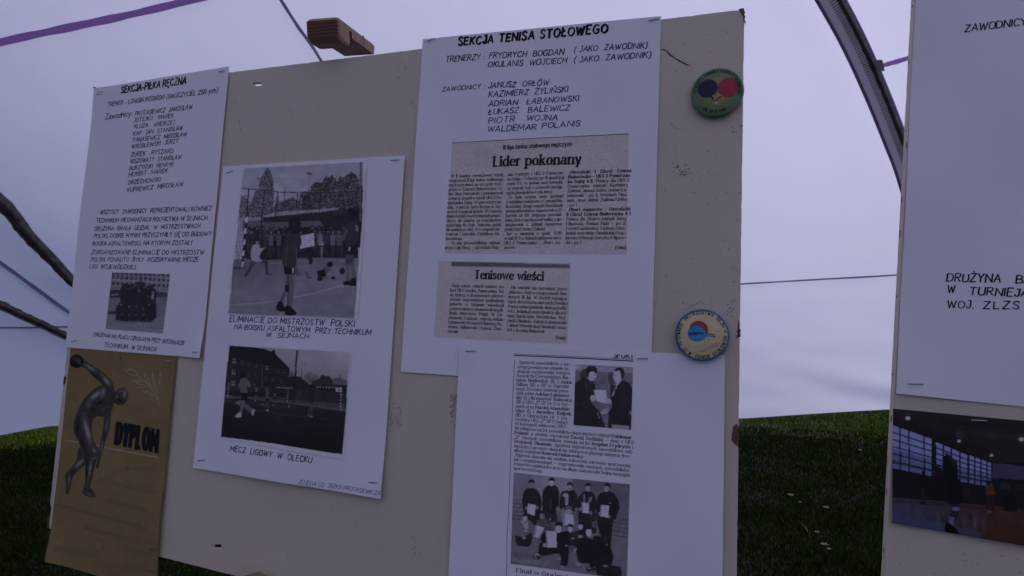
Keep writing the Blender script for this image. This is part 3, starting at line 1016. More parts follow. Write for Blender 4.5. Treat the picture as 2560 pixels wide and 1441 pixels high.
# corrugated webbing down the middle of the sleeve
M_web = mat_simple('grey_webbing', (0.23, 0.22, 0.23), 0.8, 0.15, 80)
V = []; F = []
nn_ = Vector((0, 0, 1.3))
L = 0; last = pr[0]; acc = 0
for i in range(1, len(pr)):
    seg_ = (pr[i]-pr[i-1]); ns = max(1, int(seg_.length/.022))
    t = seg_.normalized()
    for k in range(ns):
        p = pr[i-1]+seg_*(k/ns)
        nn = (nn_-p).normalized(); s = t.cross(nn).normalized(); nn = s.cross(t)
        q = p+s*(-.008)+nn*.036
        b0 = len(V)
        for dz in (0, .008):
            for (u, w_) in ((-.026, -.0055), (.026, -.0055), (.026, .0055), (-.026, .0055)):
                V.append(tuple(q+s*u+t*w_+nn*dz))
        F += [(b0+4, b0+5, b0+6, b0+7), (b0, b0+1, b0+5, b0+4), (b0+1, b0+2, b0+6, b0+5), (b0+2, b0+3, b0+7, b0+6), (b0+3, b0, b0+4, b0+7)]
w_o = mesh_obj('corrugated_webbing', V, F, M_web, None, tent)
prop(w_o, kind='stuff')
# little cloth tab where the right seam meets the sleeve
a0 = shell_hit(2192, 150, .972); a1 = shell_hit(2206, 150, .972); a2 = shell_hit(2212, 178, .972); a3 = shell_hit(2196, 178, .972)
mesh_obj('sleeve_tab', [tuple(a0), tuple(a1), tuple(a2), tuple(a3)]+[tuple(q*.992+Vector((0, 0, .01))) for q in (a0, a1, a2, a3)],
         [(0, 1, 2, 3), (4, 5, 6, 7), (0, 1, 5, 4), (1, 2, 6, 5), (2, 3, 7, 6), (3, 0, 4, 7)], M_web, None, tent)

pa = cat3([shell_hit(x, y, .975) for x, y in [(-900, -180), (-520, 90), (-240, 290), (0, 505), (70, 590), (130, 652), (188, 712), (300, 790), (480, 900), (640, 985), (760, 1040)]], 12)
TA = ((0, .28, .50, .62, 1), (1.15, 1.0, .75, .6, .5))
tube('tent_pole', pa, .068, M_pole, tent, wav=.05, seg=14, taper=TA)
tube('sleeve_hem', pa, .020, M_sledge, tent, off=-.046, flat=.5, taper=TA)
pb = cat3([shell_hit(x, y, .975) for x, y in [(-900, 450), (-420, 610), (-150, 700), (0, 762), (60, 790), (115, 815), (172, 842), (320, 900), (520, 975), (700, 1040)]], 12)
tube('tent_pole', pb, .040, M_pole, tent, wav=.06, seg=14, taper=((0, .33, .66, 1), (1.15, 1.0, .82, .7)))
tube('sleeve_hem', pb, .012, M_seam2, tent, off=.036, flat=.5)


# ------------------------------------------------------------------ the boards
def board(name, outline, holes, T, thing, part='panel'):
    cu = bpy.data.curves.new(name, 'CURVE'); cu.dimensions = '2D'; cu.fill_mode = 'BOTH'
    for ring in [outline]+holes:
        s = cu.splines.new('POLY'); s.points.add(len(ring)-1)
        for p, q in zip(s.points, ring): p.co = (q[0], q[1], 0, 1)
        s.use_cyclic_u = True
    cu.extrude = T/2-.0004; cu.bevel_depth = .0004; cu.bevel_resolution = 0; cu.offset = -.0004
    tmp = bpy.data.objects.new('tmp', cu); COL.objects.link(tmp)
    dg = bpy.context.evaluated_depsgraph_get()
    me = bpy.data.meshes.new_from_object(tmp.evaluated_get(dg))
    bpy.data.objects.remove(tmp); bpy.data.curves.remove(cu)
    V = np.array([v_.co[:] for v_ in me.vertices]); V[:, 2] -= T/2
    F = [tuple(p.vertices) for p in me.polygons]
    bpy.data.meshes.remove(me)
    o = mesh_obj(part, V, F, M_board, None, thing)
    o.data.materials.append(M_fibre)
    return o


def worn(a, b_, step=.006, amp=.0002, chips=()):
    """edge from a to b with small nicks"""
    a = np.array(a); b_ = np.array(b_); d = b_-a; L = np.hypot(*d); d = d/L; n = np.array([-d[1], d[0]])
    out = []
    k = int(L/step)
    for i in range(k):
        q = a+d*(i*step)
        e = abs(rnd.gauss(0, amp)) if rnd.random() < .35 else 0
        for (s0, s1, dep) in chips:
            if s0 < i*step/L < s1: e += dep*rnd.uniform(.6, 1.2)
        out.append(tuple(q+n*e))
    return out


TL = bp(239, 222); TRc = bp(1861, 23); BLc = bp(118, 1321); BRc = TL+(TRc-TL)+(BLc-TL); _r = bp(1842, 1441)
BRc = TRc+(_r-TRc)*(np.hypot(*(BLc-TL))/np.hypot(*(_r-TRc)))
# going clockwise seen from the front would flip the inward normal, so walk counter-clockwise
frac = lambda q: float((q-BRc)@(TRc-BRc)/((TRc-BRc)@(TRc-BRc)))
ol = worn(BLc, BRc)+worn(BRc, TRc, chips=tuple((frac(bp(1846, y1)), frac(bp(1846, y0)), d_) for y0, y1, d_ in ((1062, 1114, .0012), (803, 842, .0008))))+worn(TRc, TL)+worn(TL, BLc, chips=((.655, .675, .0015), (.95, .985, .003)))
def slot(c, x0, y0, x1, y1):
    a = bp(*cx(c, x0, y0)); b_ = bp(*cx(c, x1, y1)); u = bp(*cx(c, x1, y0)); w_ = bp(*cx(c, x0, y1))
    return [tuple(a), tuple(w_), tuple(b_), tuple(u)]
holes = [slot('s', 632, 207, 653, 215), slot('s', 530, 1362, 553, 1372)]
T1 = .0055
BTH = Thing('display_board', 'large beige worn board on an easel, covered with sheets and two badges', 'display board',
            (float((TL[0]+TRc[0])/2), float(BLc[1]), -T1/2))
board('panel', ol, holes, T1, BTH)


def blob_patch(thing, c, pts, name, mat, z=.0004, rag=.0006, thick=.0007):
    P = np.array([bp(*cx(c, *q)) for q in pts])
    # refine and roughen the outline
    out = []
    for i in range(len(P)):
        a, b_ = P[i], P[(i+1) % len(P)]
        n = max(2, int(np.hypot(*(b_-a))/.002))
        for k in range(n): out.append(a+(b_-a)*k/n+rng.normal(0, rag, 2))
    out = np.array(out); m = out.mean(0)
    n = len(out)
    V = [(q[0], q[1], z-thick) for q in out]+[(q[0], q[1], z+rnd.uniform(-.0001, .0002)) for q in out]
    V += [(m[0]+(q[0]-m[0])*.55, m[1]+(q[1]-m[1])*.55, z+rnd.uniform(-.0002, .0005)) for q in out]+[(m[0], m[1], z)]
    F = []
    for i in range(n):
        j = (i+1) % n
        F += [(i, j, n+j, n+i), (n+i, n+j, 2*n+j, 2*n+i), (2*n+i, 2*n+j, 3*n)]
    return mesh_obj(name, V, F, mat, None, thing)


M_fib2 = mat_simple('bare_fibreboard_dark', (0.12, 0.045, 0.025), 0.9, 0.45, 300, bmp=0.8)
blob_patch(BTH, 's', [(1831, 1066), (1843, 1060), (1847, 1090), (1846, 1116), (1838, 1112), (1829, 1104)], 'bare_chip', M_fibre)
blob_patch(BTH, 's', [(1845, 806), (1850, 800), (1850, 842), (1842, 846), (1844, 825)], 'bare_chip', M_fib2)
blob_patch(BTH, 's', [(1847, 23), (1861, 22), (1862, 64), (1858, 42)], 'bare_chip', M_fibre, rag=.0004)
blob_patch(BTH, 's', [(163, 938), (166, 946), (162, 962), (158, 962), (160, 945)], 'bare_chip', M_fib2, rag=.0003)
blob_patch(BTH, 's', [(119, 1292), (124, 1296), (123, 1322), (118, 1320)], 'bare_chip', M_fib2, rag=.0004)
blob_patch(BTH, 's', [(234, 219), (243, 221), (247, 229), (240, 226)], 'bare_chip', M_fibre, rag=.0005, z=.0012)
hz = lambda x, y: np.zeros_like(np.asarray(x, float))
ik = Ink(hz, .00015)
# staple holes in patches, scratches and the torn crack
for (c, x0, y0, x1, y1, n) in (('b1', 120, 1180, 230, 1280, 38), ('b1', 240, 1180, 390, 1310, 8), ('c5', 1425, 715, 1512, 895, 70), ('c9', 85, 500, 150, 760, 60), ('c6', 80, 860, 150, 920, 10),
                              ('c6', -60, 430, 60, 640, 8), ('b1', 540, 900, 640, 960, 12), ('b2', 520, 20, 580, 180, 12), ('pg', 1750, 1150, 1810, 1220, 8), ('s', 1030, 1365, 1050, 1392, 8),
                              ('s', 700, 240, 1040, 400, 16), ('s', 1660, 330, 1850, 760, 34), ('s', 540, 1260, 1120, 1430, 26), ('s', 460, 900, 500, 1380, 10), ('s', 1620, 60, 1850, 180, 12)):
    for _ in range(n):
        x = rnd.uniform(x0, x1); y = rnd.uniform(y0, y1); q = bp(*cx(c, x, y))
        a = rnd.uniform(0, 6.3); l = rnd.choice([.0004, .0006, .001])
        d = np.array([math.cos(a), math.sin(a)])*l
        ik.ribbon(np.array([q-d, q+d]), rnd.uniform(.0004, .0008))
for c, pts, w in (('c6', [(2440, 395), (2450, 410), (2475, 440), (2500, 445), (2530, 475), (2560, 488)], 5), ('b1', [(75, 385), (110, 400), (150, 430), (190, 450), (215, 468), (250, 475)], 6),
                  ('b1', [(35, 358), (75, 364)], 4), ('b1', [(85, 378), (130, 415), (165, 438), (200, 455)], 3), ('b1', [(255, 465), (280, 464)], 3),
                  ('b1', [(110, 885), (120, 905), (155, 928), (190, 927)], 3), ('b1', [(580, 527), (622, 523)], 2), ('b1', [(135, 1040), (138, 1090), (150, 1140)], 1.5),
                  ('b2', [(160, 122), (200, 105), (245, 75), (300, 42), (322, 55), (326, 75)], 3), ('b2', [(205, 92), (290, 62)], 4),
                  ('c6', [(38, 495), (34, 520), (50, 545), (52, 570)], 3), ('s', [(1128, 985), (1135, 1010), (1131, 1045)], 1.5), ('s', [(598, 300), (602, 330)], 1)):
    P = np.array([bp(*cx(c, *p)) for p in pts])
    P = catmull(P, 3)+rng.normal(0, .00035, (3*(len(pts)-1)+1, 2))
    u = np.hypot(*(bp(*cx(c, pts[0][0]+w, pts[0][1]))-bp(*cx(c, *pts[0]))))
    ik.ribbon(P, u*rng.uniform(.4, 1.3, len(P)))
so = ik.build('staple_holes_and_scratches', M_scuff, BTH)
ik = Ink(hz, .0003)
for pts, w in (([(40, 359), (75, 366), (95, 394), (140, 424), (165, 436), (205, 458), (240, 472)], 4),):
    P = catmull(np.array([bp(*cx('b1', *p)) for p in pts]), 3)
    ik.ribbon(P, .0011*rng.uniform(.5, 1.3, len(P)))
ik.build('torn_crack', M_fibre, BTH)
prop(so, kind='stuff')

# second board, in the same row of easels
b2a = bp(2287, 0); b2b = bp(2212, 1441)
d2 = (b2b-b2a)/np.hypot(*(b2b-b2a)); n2 = np.array([-d2[1], d2[0]])
top2 = b2a-d2*.115; bot2 = top2+d2*.985
ol2 = worn(bot2, bot2+n2*.70)+worn(bot2+n2*.70, top2+n2*.70)+worn(top2+n2*.70, top2)+worn(top2, bot2)
T2 = .0125
B2T = Thing('display_board', 'beige board cut off by the right edge of the photo, with a worn light edge', 'display board',
            (float(bot2[0]+n2[0]*.35), float(bot2[1]+n2[1]*.35), -T2/2))
board('panel', ol2, [], T2, B2T)
ik = Ink(hz, .00015)
for _ in range(14):
    q = bp(rnd.uniform(2240, 2560), rnd.uniform(1370, 1440)); l = rnd.uniform(.0003, .001)
    ik.ribbon(np.array([q-[l, 0], q+[l, .0003]]), .0005)
so = ik.build('scuff_specks', M_scuff, B2T); prop(so, kind='stuff')
# dents along its left side face
for k in range(16):
    s_ = .13+.9*k/16+rnd.uniform(-.02, .02)
    q = top2+d2*s_; z = -rnd.uniform(.002, .010); l = rnd.uniform(.0008, .004)
    u = -n2*.0003
    V = []
    for (a, bz) in ((-1, -.6), (-.3, -1), (.8, -.7), (1, .3), (.2, 1), (-.9, .5)):
        e = q+d2*l*a+u; V.append((e[0], e[1], z+bz*.0016))
    V += [(v_[0]+n2[0]*.0006, v_[1]+n2[1]*.0006, v_[2]) for v_ in V]
    mesh_obj('edge_dent', V, [tuple(range(6))]+[(i, (i+1) % 6, (i+1) % 6+6, i+6) for i in range(6)], M_scuff, None, B2T)

# ------------------------------------------------------------------ the easel that carries the big board
def wbar(name, p, q, w, h, mat, thing, up=Vector((0, 0, 1))):
    """wooden bar between two world points"""
    p = Vector(p); q = Vector(q); t = (q-p).normalized(); s = t.cross(up).normalized(); u = s.cross(t)
    V = []
    for e in (p, q):
        for a, b_ in ((-1, -1), (1, -1), (1, 1), (-1, 1)): V.append(tuple(e+s*a*w/2+u*b_*h/2))
    F = [(3, 2, 1, 0), (4, 5, 6, 7), (0, 1, 5, 4), (1, 2, 6, 5), (2, 3, 7, 6), (3, 0, 4, 7)]
    o = mesh_obj(name, V, F, mat, None, thing)
    bevel_obj(o, .003, 2)
    return o


def W(x, y, z=0.0): return MB @ Vector((x, y, z))


def easel(xm, ybot, ytop, lab, group):
    foot = W(xm, ybot, -.03)
    t = Thing('wooden_easel', lab, 'easel', (foot.x, foot.y, 0), Matrix.Identity(4), group)
    up = (W(xm, 0)-W(xm, -1)).normalized(); sx = (W(1, 0)-W(0, 0)).normalized(); bk = (W(0, 0, -1)-W(0, 0, 0)).normalized()
    m0 = W(xm, ybot-.12, -.045); m1 = W(xm, ytop-.10, -.045)
    wbar('mast', m0, m1, .045, .035, M_woodv, t, bk)
    wbar('cross_bar', W(xm-.26, ybot-.08, -.085), W(xm+.26, ybot-.08, -.085), .04, .03, M_wood, t)
    for sd in (-1, 1):
        a = W(xm+sd*.05, ytop-.14, -.085); f = W(xm+sd*.34, ybot, -.05); f.z = 0
        wbar('leg', a, f, .04, .028, M_woodv, t, bk)
    a = W(xm, ytop-.18, -.10); f = foot+bk*.75; f.z = 0
    wbar('leg', a, f, .04, .028, M_woodv, t, sx)
    wbar('ledge', W(xm-.24, ybot-.018, .012), W(xm+.24, ybot-.018, .012), .07, .022, M_wood, t)
    return t


xm = float(bp(868, 118)[0])
EAS = easel(xm, float(BLc[1])-.030, .03, 'brown wooden easel holding the big board, its notched clamp above the top edge', None)
easel(float(bot2[0]+n2[0]*.35), float(bot2[1]), float(top2[1])+.02, 'wooden easel carrying the right board, hidden behind it', None)

# clamp block above the board
ezc = np.array([.165, -.115, 1.0]); ezc /= np.linalg.norm(ezc)
ez = CR @ ezc
ex = MBn[:3, 0]-ez*(MBn[:3, 0]@ez); ex /= np.linalg.norm(ex)
ey = np.cross(ex, ez); ey = -ey if ey[2] < 0 else ey
CL_D = .745
P0 = CAMP+ray(846, 40)*CL_D
HB, WB_ = .0305, .047
prof = [(0.004, 0), (0.0, -.004), (0.0, -.024), (.004, -.0285), (.010, -HB), (.031, -HB), (.0315, -.0085), (.0395, -.0085), (.0397, -.0165), (.115, -.0165), (.118, -.004), (.115, 0)]
xs_ = [0, .002, .005, WB_-.005, WB_-.002, WB_]
shr = [.0035, .001, 0, 0, .001, .0035]
V = []; F = []
cz, cy_ = .06, -.012
for x_, s_ in zip(xs_, shr):
    for (z_, y_) in prof:
        zz = z_+(s_ if z_ < .02 else 0)
        yy = y_
        if y_ > -.002: yy = y_-s_
        elif z_ < .034 and y_ <= -.024: yy = y_+s_
        p = P0-ex*(WB_-x_)+ey*yy+ez*zz
        V.append((_Binv @ np.append(p, 1))[:3])
n = len(prof)
for i in range(len(xs_)-1):
    for k in range(n):
        k2 = (k+1) % n
        F.append((i*n+k, i*n+k2, (i+1)*n+k2, (i+1)*n+k))
# the clamp: sides as triangulated fans are wrong for a notched outline, so fill them with bmesh
Vw = [tuple((MBn @ np.append(v_, 1))[:3]) for v_ in V]
bm = bmesh.new()
bv = [bm.verts.new(Vector(v_)-Vector(EAS.c)) for v_ in Vw]
for f in F: bm.faces.new([bv[i] for i in f])
for st in (0, (len(xs_)-1)*n):
    fc = bm.faces.new([bv[st+k] for k in range(n)])
bmesh.ops.recalc_face_normals(bm, faces=bm.faces[:])
bmesh.ops.triangulate(bm, faces=[f for f in bm.faces if len(f.verts) > 4])
me = bpy.data.meshes.new('clamp_block'); bm.to_mesh(me); bm.free()
me.materials.append(M_wood); me.materials.append(M_end)
for p in me.polygons:
    if abs(p.normal.dot(Vector(ez.tolist()))) > .9 and (p.center-(Vector(P0.tolist())-Vector(EAS.c))).dot(Vector(ez.tolist())) < .02: p.material_index = 1
o = bpy.data.objects.new('clamp_block', me); COL.objects.link(o); o.parent = EAS.o
# joint line block, screwed behind
def wcl(u, v_, w_): return tuple(P0-ex*u+ey*v_+ez*w_)
V = [wcl(-.0003, -.0008, .078), wcl(-.0003, -.0008, .0788), wcl(-.0003, -.0160, .0788), wcl(-.0003, -.0160, .078)]
V += [wcl(.002, -.0008, .078), wcl(.002, -.0008, .0788), wcl(.002, -.0160, .0788), wcl(.002, -.0160, .078)]
mesh_obj('joint', V, [(0, 1, 2, 3), (4, 5, 6, 7), (0, 1, 5, 4), (1, 2, 6, 5), (2, 3, 7, 6), (3, 0, 4, 7)], M_end, None, EAS)
# lower holder: top corner just inside the picture
q = bp(648.6, 1427, .010)
ca, sa = math.cos(-.32), math.sin(-.32)
V = []
for z_ in (.010, .055):
    for (x_, y_) in ((0, 0), (.05, 0), (.05, -.05), (0, -.05)):
        lean = (z_-.010)*.35
        V.append(tuple(W(q[0]+x_*ca-y_*sa-lean, q[1]+x_*sa+y_*ca, z_)))
o = mesh_obj('lower_holder', V, [(3, 2, 1, 0), (4, 5, 6, 7), (0, 1, 5, 4), (1, 2, 6, 5), (2, 3, 7, 6), (3, 0, 4, 7)], M_wood, None, EAS)
bevel_obj(o, .002, 2)


# ------------------------------------------------------------------ sheets stapled to the big board
def loc(px, py): return bp(px, py)


def sheet_thing(name, label, cat, corners, base, curl, mat=M_paper, amp=.0006, n=60, wob=0.0, ph=0.0):
    P = [bp(*q) for q in corners]
    m = np.mean(P, 0)
    t = Thing(name, label, cat, (float(m[0]), float(m[1]), base))
    cl = [(float(bp(*q)[0]), float(bp(*q)[1]), l_, r_) for q, l_, r_ in curl]
    hf = flat_h(base, m, amp, cl, ph=ph)
    sheet(t, corners, hf, mat, n=n, wob=wob)
    return t, hf


# --- brown diploma (lowest layer, bottom left)
_dc = [(180.6, 871.3), (445.9, 892), (394, 1484), (122, 1401)]
DT = Thing('diploma', 'tall brown certificate with a bronze athlete, hanging past the lower left board corner', 'certificate',
           tuple(map(float, np.append(np.mean([bp(*q) for q in _dc], 0), 0))))
_q = bp(122, 1401); _q2 = bp(400, 1300); _q3 = bp(430, 1050)
dh = flat_h(.0012, None, .0012, [(float(_q[0]), float(_q[1]), .004, .03), (float(_q2[0]), float(_q2[1]), .004, .06), (float(_q3[0]), float(_q3[1]), .0025, .05)], wl=.3, ph=1.0)
DB = (.585, .52, .35)
pc = Print('c3', [(200, 28), (858, 80), (729, 1548), (55, 1342)], (210, 480), DB)
for _ in range(60):     # faded blotches of old card
    pc.ell(rnd.uniform(80, 850), rnd.uniform(40, 1500), rnd.uniform(40, 200), rnd.uniform(40, 200), np.array(DB)*rnd.uniform(.90, 1.08), .25, soft=True)
pc.seg([(858, 80), (729, 1548)], 14, np.array(DB)*.78, .5); pc.seg([(200, 28), (55, 1342)], 10, np.array(DB)*.8, .4)
pc.seg([(163, 597), (750, 702)], 8, (.74, .66, .60), .9)
BR = (.30, .30, .275)


def bronze(pts, hi=()):
    m = pc.poly(pts, BR, 1, smooth=True)
    mf = m.astype(float)
    P = np.array(pts, float); c0 = P.mean(0)
    for (x, y, rx, ry, rot, k) in hi: pc.ell(x, y, rx, ry, (.82, .80, .74) if k > 0 else (.08, .08, .07), abs(k), rot, True, mf)
    return m


# a plain athlete leaning forward with one arm swung back and a ball in the hand
bronze([(250, 640), (300, 690), (300, 740), (262, 770), (212, 820), (203, 850), (192, 900), (182, 930), (166, 926), (166, 880), (160, 822), (168, 800), (205, 760), (232, 720)],
       [(250, 740, 14, 50, .8, .7), (185, 840, 9, 50, .1, .4), (205, 790, 8, 25, .7, -.5)])
bronze([(250, 600), (330, 640), (372, 690), (360, 720), (345, 760), (335, 820), (318, 880), (330, 905), (356, 940), (345, 952), (300, 945), (268, 922), (282, 880), (288, 800), (284, 720)],
       [(318, 770, 9, 60, .15, .75), (300, 860, 7, 50, .1, .3), (345, 700, 14, 20, .4, .5), (295, 790, 8, 90, 0, -.6), (310, 930, 25, 8, .3, .4)])
bronze([(232, 440), (270, 360), (320, 320), (335, 440), (328, 520), (336, 590), (372, 660), (368, 690), (340, 702), (290, 690), (252, 620), (222, 560), (214, 500)],
       [(300, 540, 20, 95, -.25, .85), (240, 520, 12, 70, .1, -.6), (345, 660, 14, 25, -.4, .5), (272, 620, 12, 60, -.4, -.5), (300, 400, 16, 45, .5, .4)])
bronze([(262, 372), (320, 300), (388, 256), (440, 250), (472, 296), (466, 360), (448, 420), (400, 452), (360, 448), (330, 468), (300, 430), (268, 410)],
       [(350, 320, 18, 55, .9, .8), (400, 300, 16, 40, .2, .55), (420, 400, 30, 14, -.4, .35), (330, 400, 14, 32, -.4, -.5), (385, 360, 26, 10, -.6, -.7), (310, 380, 18, 26, .4, .4)])
bronze([(238, 96), (262, 92), (300, 112), (372, 158), (418, 196), (456, 240), (462, 288), (430, 296), (392, 250), (340, 204), (290, 152), (246, 132)],
       [(320, 148, 12, 48, -1.0, .7), (420, 230, 14, 40, -.7, .8), (350, 200, 8, 60, -.9, -.5), (390, 190, 20, 7, .7, .4)])
pc.ell(236, 108, 42, 42, (.15, .15, .14)); pc.ell(224, 94, 18, 18, (.34, .34, .32), .8, soft=True)
for k in range(4): pc.seg([(232+k*3, 88+k*11), (258, 98+k*8)], 8, (.36, .35, .32))
bronze([(412, 400), (446, 405), (446, 460), (440, 520), (424, 570), (404, 640), (388, 700), (372, 760), (360, 772), (352, 756), (366, 712), (378, 640), (390, 570), (402, 500)],
       [(420, 510, 8, 50, .15, .6), (393, 640, 6, 70, .15, .6), (408, 560, 6, 60, .2, -.4)])
bronze([(462, 312), (492, 282), (528, 272), (550, 298), (552, 336), (530, 370), (500, 380), (470, 366), (452, 352)],
       [(532, 310, 14, 30, .1, .65), (484, 330, 8, 14, .1, .5), (500, 350, 22, 12, .2, -.6), (508, 292, 22, 8, -.2, .4)])
LC = (.70, .70, .60)
for pts in ([(530, 158), (545, 162), (572, 162), (600, 175), (618, 195)], [(530, 160), (548, 180), (575, 192), (612, 190)], [(592, 228), (630, 232), (670, 240), (690, 252)], [(592, 228), (620, 250), (660, 254)],
            [(608, 266), (640, 272), (668, 262)], [(640, 292), (680, 300), (718, 314)], [(642, 296), (680, 312), (716, 318)], [(650, 180), (672, 200), (686, 232), (690, 262)], [(650, 182), (660, 212), (688, 260)],
            [(704, 176), (712, 220), (730, 270), (734, 310)], [(704, 178), (704, 230), (732, 300)], [(752, 176), (757, 200), (750, 250)], [(752, 178), (746, 210), (750, 248)],
            [(612, 190), (640, 220), (690, 262), (722, 310), (740, 340), (756, 388)], [(560, 150), (574, 156)], [(738, 330), (748, 332), (746, 346)]):
    P = catmull(np.array(pts, float), 4); pc.seg([tuple(p) for p in P], 4.2, LC, .8)
pc.seg([(506, 72), (505, 96)], 3, (.2, .17, .12), .8)
# faint stamp
for k in range(24):
    a0 = k*math.pi/12; pc.seg([(370+34*math.cos(a0), 1245+40*math.sin(a0)), (370+34*math.cos(a0+.26), 1245+40*math.sin(a0+.26))], 4, (.46, .30, .24), .4)
pc.grain(.012, 1, .012); pc.lift = 0
_z = pc.build('printed_card', M_news, DT, dh, 0.0, white=(.80, .74, .74))
ik = Ink(dh, .00022)
ik.line('DYPLOM', 'c3', 478, 616, 736, 664, 126, Pen(3.7, 2.3, gap=4.1, n=4))
ik.build('printed_title', M_black, DT)
ik = Ink(dh, .00022)
for tx, x0, y0, x1, y1, h in (('dla zespołu', 528, 778, 676, 788, 34), ('LKS „Pomorzanka" I-Sejny', 352, 862, 735, 930, 40), ('za zajęcie I-go miejsca', 408, 975, 680, 1034, 32),
                              ('w otwartym turnieju halowym o mistrzostwo wej. zwodniczego', 105, 1008, 680, 1148, 30), ('w piłce ręcznej mężczyzn', 286, 1150, 548, 1212, 32),
                              ('Suwałki dn. 20.03.1977 r.', 100, 1272, 365, 1330, 38), ('Za Zarząd OZPR', 518, 1282, 692, 1312, 32), ('mgr inż. Kazimierz Kotlewski', 482, 1385, 735, 1420, 26)):
    ik.line(tx, 'c3', x0, y0, x1, y1, h, CURS)
for pts in ([(528, 1335), (545, 1300), (560, 1312), (548, 1360), (570, 1372), (600, 1318), (622, 1335), (612, 1372), (650, 1352), (668, 1338), (660, 1375), (690, 1372)], [(545, 1322), (606, 1316)]):
    P = catmull(np.array([bp(*cx('c3', *p)) for p in pts]), 4); ik.stroke(P, .0006)
M_faint = mat_simple('faded_pen_ink', (0.20, 0.155, 0.085), 0.6, 0.2, 400)
ik.build('faded_handwriting', M_faint, DT)
staple(DT, dh, 'c3', 787, 104, 817, 106, M_staple_l); staple(DT, dh, 'c3', 703, 1267, 733, 1268)

# --- left sheet: handball players
c1c = [(240.5, 223.6), (576.4, 167.8), (508, 895.4), (167.5, 868.5)]
P1, h1 = sheet_thing('paper_sheet', 'white sheet at the top left board corner, handwritten name list above a tiny team photo', 'sheet of paper',
                     c1c, .0022, [((508, 895), .004, .03), ((240, 224), .0012, .03)], ph=.4, wob=.0012)
ik = Ink(h1)
ik.line('SEKCJA-PIŁKA RĘCZNA', 'c1', 528, 270, 1110, 184, 56, HANDB)
L = lambda t_, x0, y0, x1, y1, h, p=HAND, c='c1': ik.line(t_, c, x0, y0, x1, y1, h, p)
L('TRENER - LONGIN ROSIŃSKI (NAUCZYCIEL ZSR-ych)', 405, 390, 1395, 262, 36)
L('Zawodnicy:', 385, 508, 622, 474, 46, HANDL)
for a in (('PROTASIEWICZ  JAROSŁAW', 655, 474, 1165, 412), ('JOTEJKO   MAREK', 645, 532, 995, 488), ('KLUZA   ANDRZEJ', 645, 588, 1005, 550), ('KAP  JAN  STANISŁAW', 640, 653, 1080, 600),
          ('PANASEWICZ  MIROSŁAW', 637, 710, 1115, 655), ('WRÓBLEWSKI  JERZY', 622, 772, 1040, 715), ('ŻUREK   RYSZARD', 618, 842, 995, 805), ('WISZOWATY  STANISŁAW', 610, 902, 1065, 862),
          ('BURZYŃSKI  HENRYK', 603, 962, 1000, 925), ('HERBST  MAREK', 595, 1018, 945, 985), ('ORZECHOWSKI', 588, 1090, 880, 1062), ('KUPREWICZ  MIROSŁAW', 582, 1158, 1085, 1105)):
    L(*a, 36)
L2 = lambda *a: L(*a, c='c2')
for a in (('WSZYSCY  ZAWODNICY  REPREZENTOWALI RÓWNIEŻ', 375, 186, 1280, 155), ('TECHNIKUM MECHANIZACJI ROLNICTWA W SEJNACH.', 343, 255, 1255, 232), ('DRUŻYNA  BRAŁA  UDZIAŁ  W  MISTRZOSTWACH', 330, 322, 1190, 298),
          ('POLSKI, DOBRE WYNIKI PRZYCZYNIŁY SIĘ DO BUDOWY', 322, 380, 1280, 362), ('BOISKA ASFALTOWEGO, NA KTÓRYM ZOSTAŁY', 310, 442, 1130, 435), ('ZORGANIZOWANE ELIMINACJE DO MISTRZOSTW', 302, 512, 1222, 515),
          ('POLSKI. PONADTO  BYŁY  ROZGRYWANE MECZE', 297, 572, 1178, 572), ('LIGI  WOJEWÓDZKIEJ.', 288, 628, 670, 636)):
    L2(*a, 32)
L2('DRUŻYNA NA PLACU SZKOLNYM PRZY INTERNACIE', 323, 1182, 1063, 1255, 30); L2('TECHNIKUM  W SEJNACH', 407, 1266, 830, 1306, 32)
ik.build('handwriting', M_black, P1)
for a in (('c1', 1407, 82, 1458, 70), ('c2', 142, 1228, 180, 1217), ('c2', 1140, 1310, 1188, 1312)): staple(P1, h1, *a)
ik = Ink(h1)       # pencil mark in the corner
ik.rule('c1', [(314, 288), (330, 262), (368, 262), (350, 284), (316, 290)], 3)
ik.build('pencil_mark', M_ballpen, P1)
# team photo
p = Print('c2', [(475, 662), (947, 675), (890, 1160), (418, 1122)], (100, 100), .66)
p.poly([(440, 660), (960, 660), (960, 830), (440, 810)], .66)
for r0, yl, yr, n in ((0, 697, 727, 13), (1, 750, 770, 13), (2, 664, 686, 13)):
    for k in range(n):
        x = 484+k*37.2; y = yl+(yr-yl)*k/(n-1); p.poly([(x-12, y-13), (x+12, y-13), (x+12, y+14), (x-12, y+14)], .24); p.seg([(x, y-13), (x, y+14)], 3, .5)
p.poly([(665, 735), (742, 738), (742, 775), (665, 770)], .2); p.seg([(712, 660), (708, 790)], 6, .15)
p.poly([(440, 778), (950, 790), (950, 815), (440, 800)], .55)
p.poly([(450, 803), (545, 808), (540, 872), (445, 868)], .16); p.poly([(455, 842), (530, 830), (532, 845), (460, 856)], .5, vary=.3)
p.poly([(825, 815), (935, 828), (930, 866), (825, 862)], .3)
g_ = p.mask([(430, 868), (940, 864), (900, 1170), (400, 1130)]); p.grad(g_, .50, .62, 600, 870, 600, 1140)
for k in range(9): p.seg([(420, 960+k*20), (900, 990+k*22)], 3, .42, .8)
for k in range(8): p.seg([(430+k*75, 1120), (560+k*45, 900)], 2.5, .42, .7)
p.poly([(435, 985), (510, 975), (505, 1000), (435, 1003)], .2)
p.poly([(500, 1050), (505, 940), (540, 905), (540, 800), (565, 760), (600, 752), (640, 775), (700, 772), (740, 785), (800, 778), (835, 812), (832, 900), (838, 1025), (800, 1066), (720, 1066), (600, 1064)], .12)
